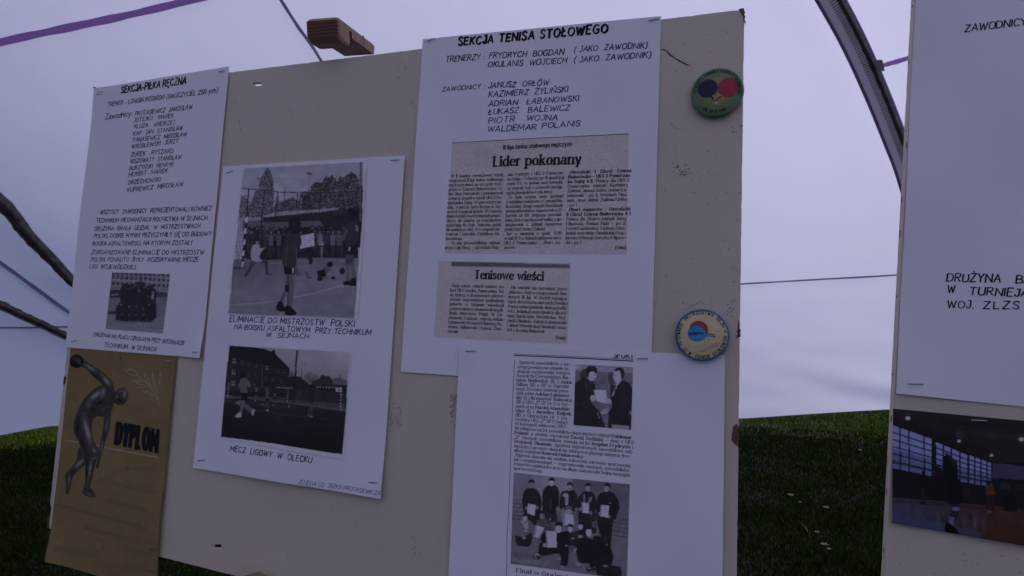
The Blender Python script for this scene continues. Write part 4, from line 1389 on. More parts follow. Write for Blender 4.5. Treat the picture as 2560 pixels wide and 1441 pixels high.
for x in (577, 600, 622, 645, 668, 690, 730, 768, 803): p.ell(x, 778+rnd.uniform(-10, 18), 11, 14, .10); p.ell(x, 784+rnd.uniform(-4, 16), 6, 8, .34)
for x, y in ((545, 925), (612, 940), (672, 940), (728, 960), (780, 925)): p.ell(x, y-8, 13, 12, .07); p.ell(x, y, 8, 11, .46)
for x, y in ((555, 1000), (612, 1008), (670, 1010), (728, 1010), (770, 860), (818, 905)): p.ell(x, y, 15, 6, .42, .8)
p.poly([(795, 820), (816, 820), (812, 886), (795, 880)], .66); p.poly([(690, 800), (700, 800), (698, 830), (690, 828)], .6)
for x in (510, 535, 610, 640, 665, 685, 730, 760, 800): p.ell(x, 1054+rnd.uniform(-6, 6), 8, 5, .4)
for k in range(40): p.ell(rnd.uniform(510, 830), rnd.uniform(800, 1050), 5, 14, rnd.uniform(.06, .26), .7)
p.grain(.03, 1)
p.lift, p.gam = .03, .92
ph = p.build('photograph', M_print, P1, h1); ph['label'] = 'small black-and-white group photo in front of a long building'

# --- middle sheet with two photographs
c2c = [(562.6, 418.2), (1016, 391), (958.9, 1244), (488.7, 1168.8)]
P2, h2 = sheet_thing('paper_sheet', 'white sheet mid-board carrying two black-and-white sports photos with handwritten captions', 'sheet of paper',
                     c2c, .0030, [((958.9, 1244), .003, .05), ((720, 1206), .003, .06), ((488, 1168), .001, .03), ((560, 800), .001, .03)], ph=2.1, amp=.0014)
ik = Ink(h2)
ik.line('ELIMINACJE DO MISTRZOSTW  POLSKI', 'c5', 287, 127, 1180, 165, 37, HAND)
ik.line('NA BOISKU ASFALTOWYM  PRZY TECHNIKUM', 'c5', 322, 182, 1300, 226, 34, HAND)
ik.line('W  SEJNACH', 'c5', 550, 238, 848, 250, 32, HAND)
ik.build('handwriting', M_navy, P2)
ik = Ink(h2)
ik.line('MECZ  LIGOWY  W  OLECKU', 'c5', 292, 1056, 880, 1140, 38, HAND); ik.build('handwriting', M_black, P2)
ik = Ink(h2)
ik.line('ZDJĘCIA OD  JARKA PROTASIEWICZA', 'c5', 790, 1290, 1378, 1370, 30, THINH); ik.build('handwriting', M_ballpen, P2)
for a in (('c4', 264, 160, 306, 144), ('c4', 1445, 70, 1503, 66), ('c5', 59, 1126, 110, 1118), ('c5', 1296, 1276, 1355, 1280)): staple(P2, h2, *a)

p = Print('c4', [(378, 120), (1278, 74), (1210, 1208), (270, 1166)], (270, 330), .97)
img = [(392, 127), (1250, 80), (1247, 300), (1240, 490), (1228, 640), (1205, 960), (1185, 1200), (282, 1166), (300, 1000), (320, 800), (340, 640), (352, 480), (366, 330), (374, 250)]
im = p.mask(img)
bgI = p.I.copy()
p.grad(im, .74, .86, 700, 80, 700, 480)
for _ in range(26): p.ell(rnd.uniform(380, 1250), rnd.uniform(90, 420), rnd.uniform(50, 160), rnd.uniform(14, 40), rnd.choice([.72, .86, .9]), .35, soft=True)
p.leaf([(365, 325), (398, 322), (432, 372), (440, 480), (355, 480)], .32, 16, .8)
p.leaf([(560, 470), (600, 420), (625, 375), (700, 350), (740, 330), (785, 360), (805, 300), (860, 300), (900, 480)], .26, 18, .8)
p.leaf([(440, 500), (436, 380), (470, 300), (498, 280), (508, 210), (530, 170), (545, 140), (560, 115), (585, 148), (602, 200), (610, 290), (604, 420), (640, 500)], .24, 17, .55)
p.leaf([(800, 480), (812, 330), (862, 290), (878, 240), (915, 225), (942, 230), (975, 196), (1020, 180), (1048, 200), (1060, 235), (1070, 196), (1110, 188), (1150, 156), (1182, 160), (1208, 188), (1216, 240), (1246, 250), (1240, 560), (900, 560)], .19, 20, .9)
p.poly([(350, 480), (520, 474), (530, 500), (350, 516)], .66); p.poly([(380, 505), (1000, 478), (1000, 565), (380, 575)], .42); p.poly([(530, 478), (1000, 440), (1002, 500), (530, 512)], .16)
p.poly([(524, 470), (620, 440), (1072, 408), (1082, 424), (640, 466), (545, 477)], .70)
p.poly([(920, 470), (1238, 440), (1232, 700), (1000, 600)], .16); p.leaf([(1000, 430), (1240, 400), (1232, 640), (1000, 600)], .14, 20, .9)
for pts, w in (([(376, 268), (425, 276)], 5), ([(430, 272), (636, 294)], 5), ([(640, 298), (778, 300)], 5), ([(796, 297), (1243, 297)], 5), ([(426, 274), (404, 560)], 9), ([(540, 290), (512, 570)], 7), ([(635, 295), (614, 500)], 6),
               ([(642, 298), (628, 480)], 4), ([(778, 300), (766, 470)], 6), ([(796, 297), (782, 480)], 5), ([(940, 300), (932, 450)], 6), ([(1240, 300), (1228, 560)], 7), ([(690, 260), (680, 380)], 6)): p.seg(pts, w, .13)
p.seg([(860, 172), (843, 440)], 5, .3); p.seg([(845, 160), (876, 166)], 9, .2); p.seg([(1232, 82), (1226, 500)], 13, .42); p.seg([(1216, 175), (1244, 172)], 4, .3); p.seg([(1216, 210), (1244, 207)], 4, .3)
gm = p.mask([(320, 780), (560, 768), (1212, 756), (1190, 1205), (270, 1170)])
p.grad(gm, .46, .60, 700, 770, 740, 950)
for _ in range(40): p.ell(rnd.uniform(290, 1200), rnd.uniform(780, 1190), rnd.uniform(60, 200), rnd.uniform(6, 16), rnd.choice([.5, .56, .66]), .35, soft=True)
p.poly([(395, 580), (470, 548), (560, 580), (700, 550), (900, 545), (1215, 545), (1208, 770), (900, 765), (500, 786), (392, 772)], .13)
for _ in range(90):
    x = rnd.uniform(400, 1200); y = rnd.uniform(548, 620); h_ = rnd.uniform(70, 160); t_ = rnd.uniform(.07, .30)
    p.ell(x, y+h_*.55, 15, h_*.5, t_, .8); p.ell(x, y-3, 11, 14, .08); p.ell(x, y+2, 7, 10, rnd.uniform(.32, .5))
for x, t_ in ((445, .2), (585, .42), (640, .4), (940, .55), (1030, .5), (1075, .45)):
    p.poly([(x-18, 600), (x+18, 600), (x+16, 680), (x-16, 680)], t_); p.poly([(x-14, 680), (x+14, 680), (x+10, 765), (x-12, 765)], .2); p.ell(x, 578, 13, 18, .12); p.ell(x, 585, 9, 12, .5)
for k in range(12):
    p.seg([(345-k, 520+k*26), (400, 520+k*26)], 2, .5); p.seg([(345+k*5, 520), (318+k*6, 830)], 2, .5)
for k in range(9): p.seg([(413-k*3.8, 482+k*40), (412-k*3.8-3.8, 482+k*40+40)], 15, .92 if k % 2 == 0 else .06)
p.seg([(310, 842), (384, 842)], 9, .2)
for pts, w in (([(285, 1106), (460, 1095), (640, 1074), (850, 1032), (980, 998), (1100, 964)], 7), ([(580, 808), (860, 788)], 4), ([(760, 925), (835, 906)], 4), ([(1080, 790), (1200, 800)], 4)): p.seg(pts, w, .80, .8)
p.poly([(790, 612), (898, 588), (899, 682), (796, 703)], .93)
for _ in range(16):
    x = rnd.uniform(800, 885); y = rnd.uniform(612, 680); p.seg([(x, y), (x+rnd.uniform(4, 16), y+rnd.uniform(-4, 4))], 3, .45, .7)
# player in pale shirt, left
p.poly([(448, 780), (482, 792), (432, 868), (408, 902), (396, 890), (420, 850)], .30, smooth=True); p.poly([(498, 770), (556, 782), (566, 872), (590, 888), (545, 888), (540, 806), (500, 800)], .28)
p.poly([(448, 690), (490, 665), (516, 695), (546, 690), (522, 716), (500, 760), (520, 796), (446, 782)], .76, smooth=True); p.ell(487, 652, 13, 17, .55); p.ell(487, 640, 13, 9, .12); p.poly([(500, 700), (512, 665), (518, 690)], .2)
# fallen player
p.poly([(830, 868), (850, 862), (884, 914), (850, 918)], .4); p.poly([(848, 822), (920, 800), (944, 860), (905, 912), (858, 892)], .56, smooth=True); p.poly([(922, 806), (946, 760), (944, 690), (964, 690), (962, 752), (944, 812)], .52); p.ell(952, 668, 16, 16, .66)
p.poly([(960, 850), (998, 808), (1022, 800), (1026, 830), (1000, 866), (975, 900)], .42, smooth=True); p.poly([(918, 862), (972, 848), (984, 900), (930, 912)], .07); p.poly([(1020, 820), (1098, 868), (1086, 888), (1010, 846)], .58); p.ell(1012, 814, 20, 20, .06)
p.ell(1098, 862, 18, 24, .12); p.seg([(930, 912), (1036, 912)], 17, .5); p.ell(938, 918, 20, 14, .08); p.ell(1034, 912, 13, 11, .08); p.ell(868, 788, 22, 26, .10); p.ell(853, 796, 10, 16, .52)
# right player
p.poly([(1120, 722), (1178, 726), (1180, 800), (1150, 826), (1120, 812)], .34); p.poly([(1120, 808), (1148, 812), (1150, 935), (1128, 940)], .48); p.poly([(1150, 800), (1180, 802), (1196, 915), (1170, 922)], .44)
p.poly([(1104, 938), (1154, 930), (1162, 968), (1106, 964)], .07); p.poly([(1160, 916), (1196, 906), (1197, 972), (1150, 972)], .06); p.seg([(1105, 968), (1190, 974)], 4, .8)
p.poly([(1128, 645), (1206, 645), (1202, 745), (1120, 742)], .11); p.poly([(1150, 660), (1162, 675), (1150, 720), (1138, 715)], .8)
p.poly([(1130, 525), (1160, 500), (1200, 500), (1216, 560), (1206, 655), (1128, 690), (1118, 600)], .22, smooth=True); p.poly([(1120, 562), (1138, 570), (1112, 640), (1068, 672), (1054, 656), (1095, 620)], .38); p.ell(1166, 458, 38, 44, .09); p.poly([(1190, 530), (1212, 540), (1212, 590), (1192, 570)], .6)
# front player, back to us
p.poly([(690, 880), (752, 884), (756, 960), (738, 1115), (700, 1115), (704, 980), (690, 962)], .44); p.poly([(690, 958), (714, 960), (700, 1022), (672, 1092), (644, 1084), (680, 1000)], .42); p.poly([(700, 890), (716, 890), (716, 1100), (704, 1100)], .32)
p.poly([(684, 966), (716, 960), (712, 1012), (694, 1006)], .05); p.poly([(644, 1078), (668, 1088), (692, 1142), (668, 1152), (624, 1136)], .06, smooth=True); p.poly([(694, 1112), (726, 1116), (770, 1166), (740, 1180), (688, 1174)], .05, smooth=True)
p.poly([(742, 680), (770, 690), (776, 850), (793, 880), (786, 896), (768, 896), (754, 858)], .42); p.poly([(674, 818), (762, 822), (757, 884), (714, 886), (684, 886)], .055); p.poly([(738, 828), (752, 828), (751, 878), (738, 878)], .85)
p.poly([(696, 582), (740, 570), (786, 584), (806, 640), (796, 690), (766, 700), (762, 828), (676, 824), (664, 716), (688, 640)], .22, smooth=True); p.poly([(700, 600), (716, 600), (700, 820), (682, 820)], .34, .6)
p.leaf([(716, 500), (745, 470), (785, 478), (800, 520), (796, 570), (765, 596), (722, 580), (712, 540)], .09, 16, 1.0)
p.poly([(716, 500), (745, 470), (785, 478), (800, 520), (796, 570), (765, 592), (722, 578), (712, 540)], .09, .85, smooth=True)
p.ell(690, 620, 60, 90, .1, .12, soft=True)
p.I[~im] = bgI[~im]
p.grain(.028, 1)
p.lift, p.gam = .03, .92
ph = p.build('photograph', M_print, P2, lambda x, y: h2(x, y)+.0004, off=.0004); ph['label'] = 'large black-and-white handball match photo with spectators'

p = Print('c5', [(284, 281), (1168, 345), (1105, 1118), (222, 966)], (230, 220), .98)
bgI = p.I.copy()
im = p.mask([(286, 301), (1160, 350), (1137, 545), (1120, 800), (1096, 1080), (850, 1040), (600, 1000), (400, 975), (230, 955), (245, 770), (262, 560)])
p.grad(im, .80, .64, 900, 320, 820, 600)
sk = p.mask([(1000, 330), (1170, 350), (1160, 480), (1000, 470)]); p.ell(1130, 370, 120, 100, .92, .7, soft=True, clip=sk.astype(float))
for k in range(14): p.seg([(870+rnd.uniform(-50, 60), 570), (870+rnd.uniform(-50, 60), 505+rnd.uniform(0, 40))], 3, .3, .7)
p.leaf([(818, 572), (822, 505), (870, 495), (925, 510), (935, 560)], .36, 10, .5, edge=10); p.leaf([(1028, 600), (1034, 535), (1080, 530), (1138, 555), (1132, 640)], .24, 10, .8, edge=10)
p.leaf([(706, 530), (722, 490), (742, 484), (758, 520)], .28, 8, .6, edge=6); p.seg([(1082, 510), (1078, 560)], 4, .25)
p.poly([(880, 560), (930, 540), (945, 514), (962, 508), (975, 520), (1000, 516), (1030, 552), (1036, 600), (870, 600)], .22, vary=.1)
p.poly([(700, 530), (742, 520), (800, 524), (832, 556), (862, 578), (1136, 585), (1122, 760), (700, 700)], .15, vary=.15)
p.poly([(720, 640), (850, 600), (960, 620), (1120, 640), (1118, 740), (720, 700)], .22, .6, vary=.2); p.poly([(740, 690), (1118, 720), (1118, 760), (740, 716)], .38, .7, vary=.2)
p.poly([(250, 300), (290, 301), (535, 322), (592, 345), (596, 332), (616, 334), (620, 362), (722, 466), (708, 545), (702, 670), (240, 660)], .17, vary=.1)
p.poly([(250, 395), (250, 300), (290, 301), (535, 322), (592, 345), (596, 332), (616, 334), (620, 362), (722, 466), (700, 474), (600, 455), (480, 425), (340, 400)], .115, vary=.08)
for (x, y) in ((322, 412), (380, 422), (430, 437), (480, 446), (557, 462), (635, 478), (680, 488), (318, 493), (428, 510), (475, 520), (550, 535), (600, 545), (660, 555), (315, 572), (465, 590), (560, 600)):
    br = .62 if (x, y) in ((322, 412), (318, 493), (315, 572), (557, 462)) else .33
    s_ = 1.0 if x < 420 else .8
    p.poly([(x-12*s_, y-20*s_), (x+12*s_, y-19*s_), (x+12*s_, y+20*s_), (x-12*s_, y+19*s_)], br); p.seg([(x, y-20*s_), (x, y+20*s_)], 5, .12); p.seg([(x-12, y-3), (x+12, y-3)], 5, .12)
p.seg([(526, 434), (520, 600)], 4, .42); p.poly([(250, 620), (700, 640), (700, 700), (250, 668)], .10, .7)
g2 = p.mask([(240, 660), (400, 664), (752, 706), (1125, 764), (1096, 1090), (220, 966)]); p.grad(g2, .17, .105, 600, 690, 560, 960)
p.poly([(250, 664), (400, 664), (752, 706), (1122, 762), (1120, 776), (750, 722), (400, 682), (248, 680)], .40, .8, vary=.15); p.poly([(245, 686), (740, 740), (740, 756), (245, 712)], .27, .5, vary=.2)
for pts in ([(640, 790), (860, 815), (1100, 850)], [(420, 760), (620, 782)], [(520, 850), (540, 838)]): p.seg(pts, 3.5, .38, .6)
for _ in range(40): p.ell(rnd.uniform(250, 1080), rnd.uniform(800, 1040), rnd.uniform(40, 160), rnd.uniform(8, 20), rnd.choice([.08, .14]), .35, soft=True)
p.seg([(771, 340), (750, 702)], 11, .13); p.seg([(765, 380), (762, 420)], 6, .1); p.seg([(807, 466), (796, 660)], 4, .3); p.ell(825, 434, 6, 3, .1)
p.seg([(622, 601), (736, 606)], 7, .85, dash=18); p.seg([(912, 597), (1062, 601)], 7, .85, dash=22); p.seg([(710, 610), (704, 700)], 7, .75, dash=20); p.seg([(1090, 600), (1084, 770)], 9, .85, dash=22); p.seg([(283, 570), (278, 660)], 7, .8, dash=20); p.seg([(260, 661), (310, 664)], 4, .7)
p.poly([(1050, 606), (1090, 600), (1096, 636), (1052, 632)], .9); p.poly([(1064, 614), (1082, 612), (1084, 628), (1066, 627)], .3)
for y in (640, 668, 700): p.seg([(860, y), (1110, y+20)], 2.5, .35, .5)
for x in (920, 1000): p.seg([(x, 620), (x-4, 745)], 4, .2)
# players
for (x, y, s_, t_) in ((480, 592, .55, .38), (612, 632, .5, .36), (728, 630, .55, .14), (366, 650, .4, .3)):
    p.ell(x, y, 13*s_, 17*s_, .1); p.poly([(x-22*s_, y+16*s_), (x+20*s_, y+16*s_), (x+18*s_, y+80*s_), (x-16*s_, y+80*s_)], t_); p.poly([(x-16*s_, y+80*s_), (x+16*s_, y+80*s_), (x+12*s_, y+115*s_), (x-14*s_, y+115*s_)], .07)
    p.seg([(x-6, y+115*s_), (x-10, y+190*s_)], 8*s_+2, .34); p.seg([(x+4, y+115*s_), (x+8, y+180*s_)], 8*s_+2, .34); p.ell(x-10, y+194*s_, 7, 4, .66)
p.ell(549, 580, 10, 14, .09); p.poly([(540, 598), (568, 598), (574, 620), (570, 682), (546, 682)], .34); p.poly([(546, 682), (572, 682), (574, 705), (546, 702)], .08); p.seg([(552, 704), (545, 742)], 8, .36); p.seg([(564, 704), (564, 758)], 8, .36); p.ell(560, 766, 12, 5, .75); p.ell(524, 722, 10, 5, .6)
p.ell(874, 596, 13, 18, .10); p.poly([(852, 622), (898, 620), (898, 660), (890, 712), (860, 712)], .15, smooth=True); p.seg([(868, 712), (862, 795)], 9, .30); p.seg([(882, 712), (880, 800)], 9, .34); p.ell(878, 808, 14, 5, .6); p.ell(858, 800, 10, 4, .4)
p.poly([(366, 545), (384, 532), (412, 538), (432, 560), (440, 588), (424, 600), (412, 590), (414, 642), (370, 642), (362, 604), (350, 606)], .44, smooth=True); p.ell(382, 508, 18, 25, .07)
p.poly([(368, 640), (414, 640), (412, 694), (374, 694)], .07); p.poly([(374, 692), (398, 694), (378, 780), (360, 784)], .46); p.poly([(386, 704), (402, 712), (458, 758), (456, 800), (444, 790), (388, 744)], .42); p.poly([(332, 802), (358, 778), (371, 786), (370, 814), (328, 814)], .85, smooth=True); p.poly([(446, 760), (470, 758), (458, 804), (446, 800)], .8)
p.poly([(340, 700), (372, 690), (366, 722), (330, 720)], .5)
for k in range(3): p.I[im] = p.I[im]*np.array([1.01, 1.0, .985])
p.I[~im] = bgI[~im]
p.grain(.018, 1, .02)
p.lift, p.gam = .03, .92
ph = p.build('photograph', M_print, P2, lambda x, y: h2(x, y)+.0003, off=.0004); ph['label'] = 'dark dusk photo of players before a tall-roofed house'

# --- tennis sheet, top right
c3c = [(1058, 99.8), (1652.9, 42.4), (1627, 975), (1004, 929.7)]
P3, h3 = sheet_thing('paper_sheet', 'large white sheet, bold heading over a name list and two beige newspaper cuttings', 'sheet of paper',
                     c3c, .0010, [((1004, 929), .0012, .03)], ph=3.3, amp=.0011)
ik = Ink(h3)
ik.line('SEKCJA TENISA STOŁOWEGO', 'c6', 540, 352, 1895, 230, 68, CHISEL)
L6 = lambda t_, x0, y0, x1, y1, h, p=HAND: ik.line(t_, 'c6', x0, y0, x1, y1, h, p)
L6('TRENERZY :', 422, 503, 775, 478, 50); L6('FRYDRYCH  BOGDAN', 820, 468, 1495, 432, 48); L6('OKULANIS  WOJCIECH', 808, 550, 1522, 510, 48); L6('ZAWODNICY :', 388, 770, 778, 742, 38)
ik.build('handwriting', M_black, P3)
ik = Ink(h3)
L6('( JAKO  ZAWODNIK)', 1595, 412, 2258, 372, 48); L6('( JAKO  ZAWODNIK)', 1595, 508, 2290, 458, 48)
for a in (('JANUSZ', 812, 740, 1058, 727), ('ORŁÓW', 1122, 724, 1358, 710), ('KAZIMIERZ', 815, 822, 1172, 798), ('ŻYLIŃSKI', 1232, 795, 1535, 773), ('ADRIAN', 812, 905, 1075, 890), ('ŁABANOWSKI', 1165, 885, 1635, 855),
          ('ŁUKASZ', 815, 978, 1085, 965), ('BALEWICZ', 1175, 960, 1548, 940), ('PIOTR', 812, 1058, 1048, 1047), ('WOJNA', 1158, 1036, 1440, 1033), ('WALDEMAR', 802, 1138, 1248, 1117), ('POLANIS', 1302, 1108, 1645, 1084)): L6(*a, 48)
ik.build('handwriting', M_navy, P3)
for a in (('c6', 253, 316, 325, 290), ('c6', 2278, 126, 2366, 111)): staple(P3, h3, *a)
NW = (.92, .88, .835)


def cutting(sheet_t, hf, c, corners, lab, shade=True):
    p = Print(c, corners, (120, 100), NW)
    for _ in range(30):
        x = rnd.uniform(corners[0][0], corners[1][0]); y = rnd.uniform(corners[0][1], corners[3][1]); p.ell(x, y, 300, 120, np.array(NW)*rnd.uniform(.95, 1.04), .3, soft=True)
    return p


p = cutting(P3, h3, 'c7', [(228, 124), (2150, 24), (2128, 1338), (150, 1326)], '')
for k in range(10): p.seg([(230, 240+k*22), (700, 225+k*22)], 6, np.array(NW)*.95, .6)
p.grain(.02, 1, .015); p.lift = 0
cut1 = p.build('newspaper_cutting', M_news, P3, h3, .0002); cut1['label'] = 'large newspaper cutting in three columns'
ik = Ink(h3, .0004)
ik.rule('c7', [(228, 125), (2152, 25)], 5)
ik.line('III liga tenisa stołowego mężczyzn', 'c7', 783, 198, 1525, 158, 44, SANSB)
ik.line('Lider pokonany', 'c7', 680, 380, 1622, 352, 102, HEAD)
ik.block(['>W II kolejce rewanżowej rundy', 'rozgrywek III ligi tenisa stołowego', 'mężczyzn mecz na szczycie roze-', 'grano w Czarnej Białostockiej. Li-', 'der Skra Nastolatki I podejmował',
          'czwarty zespół w tabeli UKS 2 Po-', 'morzanka Sejny. W pierwszej run-', 'dzie, w meczu tych drużyn w Sej-', 'nach 8:3 wygrali goście. W Czarnej', 'Białostockiej faworytem byli gospo-',
          'darze, ale punkty za zwycięstwo', 'pojechały do Sejn. Sukcesu gości', 'nie umniejsza fakt, iż w zespole Na-', 'stolatek I zabrakło Zdzisława Sa-', 'dowskiego.<', '>– To my prowadziliśmy niemal', 'przez cały mecz – opowiada Bog-'],
         'c7', (197, 503, 783, 488), (152, 1282, 741, 1278), 32, SERIF, SERIFB)
ik.block(['dan Frydrych z UKS 2 Pomorzan-', 'ka Sejny. – I chociaż po 10 grach był', 'remis 5:5, to jednak nasi zawodni-', 'cy wygrali trzy z czterech następ-', 'nych pojedynków i cały mecz.<', '>To była czarna seria spotkań',
          'z udziałem tenisistów z Czarnej Bia-', 'łostockiej. Drugi zespół Nastolatek', 'przegrał bowiem w Augustowie z Zi-', 'hartem aż 1:8. Jedynym zawodni-', 'kiem, który nawiązywał walkę z go-', 'spodarzami i zdobył honorowy',
          'punkt był Edward Załęski.<', '>Już w niedzielę o godz. 11.00', 'w sali SP 2 w Sejnach derbowy mecz', 'UKS 2 Pomorzanka – Zihart Au-', 'gustów.<'], 'c7', (835, 487, 1444, 466), (793, 1280, 1410, 1276), 32, SERIF, SERIFB)
ik.block(['>*Nastolatki I (Skra) Czarna*', '*Białostocka – UKS 2 Pomorzan-*', '*ka Sejny 6:8.* Punkty dla UKS 2', 'Pomorzanka zdobyli: Kazimierz', 'Żyliński, Janusz Orłów, Adrian Ła-', 'banowski – po 2, Wojciech Oku-', 'lanis oraz debel Żyliński/Orłów',
          '– po 1.<', '>*Zihart Augustów – Nastolatki*', '*II (Skra) Czarna Białostocka 8:1*', 'Punkty dla Zihartu zdobyli: Jerzy', 'Filipowski, Roman Hyla – po 2,', 'Paweł Frąckiewicz, Tadeusz Ome-', 'lianiuk oraz deble: Omelianiuk/Frąc-',
          'kiewicz i Henryk Szeszko/Filipow-', 'ski – po 1.<', '=*(tam)*'], 'c7', (1495, 462, 2143, 442), (1462, 1278, 2112, 1280), 32, SERIF, SERIFB)
ik.build('printed_text', M_toner, P3, cut1)
p = cutting(P3, h3, 'c8', [(445, 62), (1925, 85), (1888, 988), (392, 912)], '')
p.poly([(588, 68), (1915, 97), (1911, 147), (586, 117)], .50, vary=.06); p.grain(.02, 1, .015); p.lift = 0
cut2 = p.build('newspaper_cutting', M_news, P3, h3, .0002); cut2['label'] = 'small newspaper cutting in two columns under a grey bar'
ik = Ink(h3, .0004)
ik.line('Tenisowe wieści', 'c8', 850, 258, 1614, 278, 92, HEAD)
ik.block(['>Duży sukces odnieśli tenisiści sto-', 'łowi UKS Dwójka Pomorzanka Sej-', 'ny, którzy w drużynowych mistrzo-', 'stwach województwa podlaskiego', 'juniorów w Grajewie wywalczyli', 'czwarte miejsce i awansowali do pół-', 'finału Mistrzostw Polski. W Cie-',
          'chanowie, 2 maja br., zagrają: Adrian', 'Łabanowski, Krzysztof Balewicz, Ra-', 'dosław Skibniewski i Łukasz Choy-', 'nowski.<'], 'c8', (577, 352, 1186, 366), (547, 864, 1156, 890), 33, SERIF, SERIFB)
ik.block(['>Nie wiedzie się natomiast zawo-', 'dnikom z Sejn w rozgrywkach fina-', 'łowych III ligi. W dwóch rozegra-', 'nych dotychczas meczach Dwójka', 'Pomorzanka poniosła dwie porażki:', '4:8 z Jedynką Łomża (punkty dla sej-', 'nian: Katarzyna Wiewiórska, Woj-',
          'ciech Okulanis, Adrian Łabanowski', 'i debel Wiewiórska/Okulanis) oraz', '0:8 z Juvenią Białystok.<'], 'c8', (1240, 372, 1895, 390), (1212, 850, 1868, 878), 33, SERIF, SERIFB)
ik.line('(tam)', 'c8', 1762, 935, 1864, 940, 32, SERIFB)
ik.build('printed_text', M_toner, P3, cut2)

# --- lower right sheet: photocopied article
_e = bp(1806, 1441)
c4c = [(1152, 860.8), (1812.5, 889), (1804, 1600), (1117, 1582)]
P4, h4 = sheet_thing('paper_sheet', 'white sheet at the bottom right of the big board with a photocopied sports article', 'sheet of paper',
                     c4c, .0022, [((1152, 861), .0010, .03)], ph=5.0, amp=.0016)
ik = Ink(h4)
ik.rule('c9', [(628, 163), (1130, 186), (1630, 212)], 8); ik.rule('c9', [(628, 151), (1200, 178), (1630, 199)], 3)
ik.line('SPORT', 'c9', 1468, 184, 1632, 190, 48, SANSB, clip=5.6)
ik.rule('c9', [(635, 203), (620, 560), (606, 900), (595, 1213), (588, 1420)], 4); ik.rule('c10', [(588, 540), (572, 800), (570, 1020)], 4); ik.rule('c10', [(573, 1020), (566, 1149), (560, 1300)], 5)
ik.block(['>Spośród zawodników z na-', 'szego powiatu na uznanie za-', 'sługują wychowanki trenera', 'Ryszarda Czeropskiego: *Re-*', '*nata Budowicz* (II) i *Anna*', '*Gibas* (III) z SP w Ogrodni-', 'kach. Również świetnie pora-', 'dzili sobie *Adrian Łabanow-*', '*ski* (I) i *Krzysztof Balewicz*',
          '(III) z UKS „2" SP Nr 2 w Sej-', 'nach oraz *Maciej Anuszkie-*', '*wicz* (I) i *Jarosław Kołpak*', '(III) z Gimnazjum Nr 1 (za-', 'wodnicy UKS „2" SP 2 Sejny).', 'W kategorii wiekowej 1987–'], 'c9', (662, 234, 1099, 250), (642, 748, 1082, 778), 25, SERIF, SERIFB)
ik.block(['88 chłopców na 24 zawodników piąte miejsce zdobył *Waldemar*', '*Polanis* a siódme wywalczył *Dawid Sofiński* – obaj z UKS', '„2". Naszych zawodników trenują od lat *Bogdan Frydrych* i', '*Wojciech Okulanis*. Spośród najstarszych zawodników naj-', 'lepszym z powiatu okazał się zdobywca piątego miejsca, lice-',
          'alista sejneński *Konrad Makarewicz*.<', '>Impreza okazała się wielkim sukcesem zarówno sportowym', 'jak i organizacyjnym – wypromowała naszych zawodników,', 'trenerów i opiekunów oraz na długo zaznaczyła Sejny na mapie', 'sportowej kraju.<'], 'c9', (640, 785, 1608, 864), (628, 1120, 1600, 1221), 25, SERIF, SERIFB)
ik.line('Finał w Grajewie', 'g', 283, 1372, 1010, 1470, 52, Pen(2.3, .85, serif=1.6, gap=3.0, space=4.2, n=4))
ik.line('26 l', 'g', 276, 1462, 352, 1472, 42, SERIF)
ik.build('printed_text', M_toner, P4)
for a in (('c9', 232, 129, 314, 126), ('c9', 1664, 193, 1751, 191)): staple(P4, h4, *a)

p = Print('c9', [(1147, 237), (1630, 262), (1613, 787), (1130, 748)], (110, 125), .44)
p.poly([(1140, 230), (1640, 255), (1635, 315), (1140, 290)], .66); p.poly([(1140, 232), (1180, 234), (1180, 280), (1140, 280)], .78)
p.ell(1232, 335, 46, 62, .24); p.ell(1452, 355, 30, 52, .26)
p.poly([(1140, 400), (1180, 372), (1215, 340), (1262, 374), (1312, 402), (1308, 500), (1276, 556), (1352, 640), (1402, 780), (1128, 752)], .11, smooth=False)
p.ell(1284, 326, 42, 52, .88); p.poly([(1240, 330), (1238, 280), (1262, 254), (1310, 258), (1330, 290), (1322, 318), (1298, 300), (1262, 310), (1256, 350)], .09, smooth=True)
p.seg([(1300, 330), (1316, 326)], 4, .3); p.seg([(1300, 356), (1318, 358)], 4, .35); p.poly([(1262, 378), (1300, 380), (1296, 404), (1256, 400)], .2)
p.seg([(1226, 386), (1240, 440)], 3, .5)
p.poly([(1440, 402), (1480, 420), (1552, 370), (1600, 400), (1626, 452), (1614, 790), (1420, 775), (1424, 652), (1458, 588), (1440, 500)], .10)
p.poly([(1484, 408), (1530, 372), (1498, 420), (1460, 508), (1450, 506)], .84); p.seg([(1484, 415), (1474, 470)], 9, .25)
p.ell(1498, 340, 37, 54, .88); p.poly([(1476, 286), (1500, 266), (1540, 272), (1556, 306), (1548, 350), (1530, 356), (1526, 310), (1508, 290), (1480, 300)], .09, smooth=True)
p.seg([(1468, 330), (1486, 328)], 4, .3); p.seg([(1466, 362), (1486, 366)], 4, .35); p.seg([(1478, 340), (1470, 350)], 3, .45)
p.poly([(1296, 452), (1400, 458), (1420, 570), (1330, 552)], .97); p.ell(1294, 522, 24, 28, .84); p.ell(1424, 548, 30, 22, .80, rot=.6); p.ell(1394, 632, 38, 22, .76, rot=-.5); p.seg([(1400, 588), (1428, 606)], 5, .8)
p.seg([(1335, 648), (1346, 694)], 6, .7); p.seg([(1411, 660), (1404, 766)], 4, .55); p.poly([(1455, 744), (1600, 756), (1595, 786), (1450, 776)], .66)
p.poly([(1604, 632), (1620, 634), (1618, 662), (1602, 658)], .6)
p.grain(.075, 1)
ph = p.build('printed_photo', M_print, P4, h4, .0003); ph['label'] = 'small grainy print of two people holding a sheet'

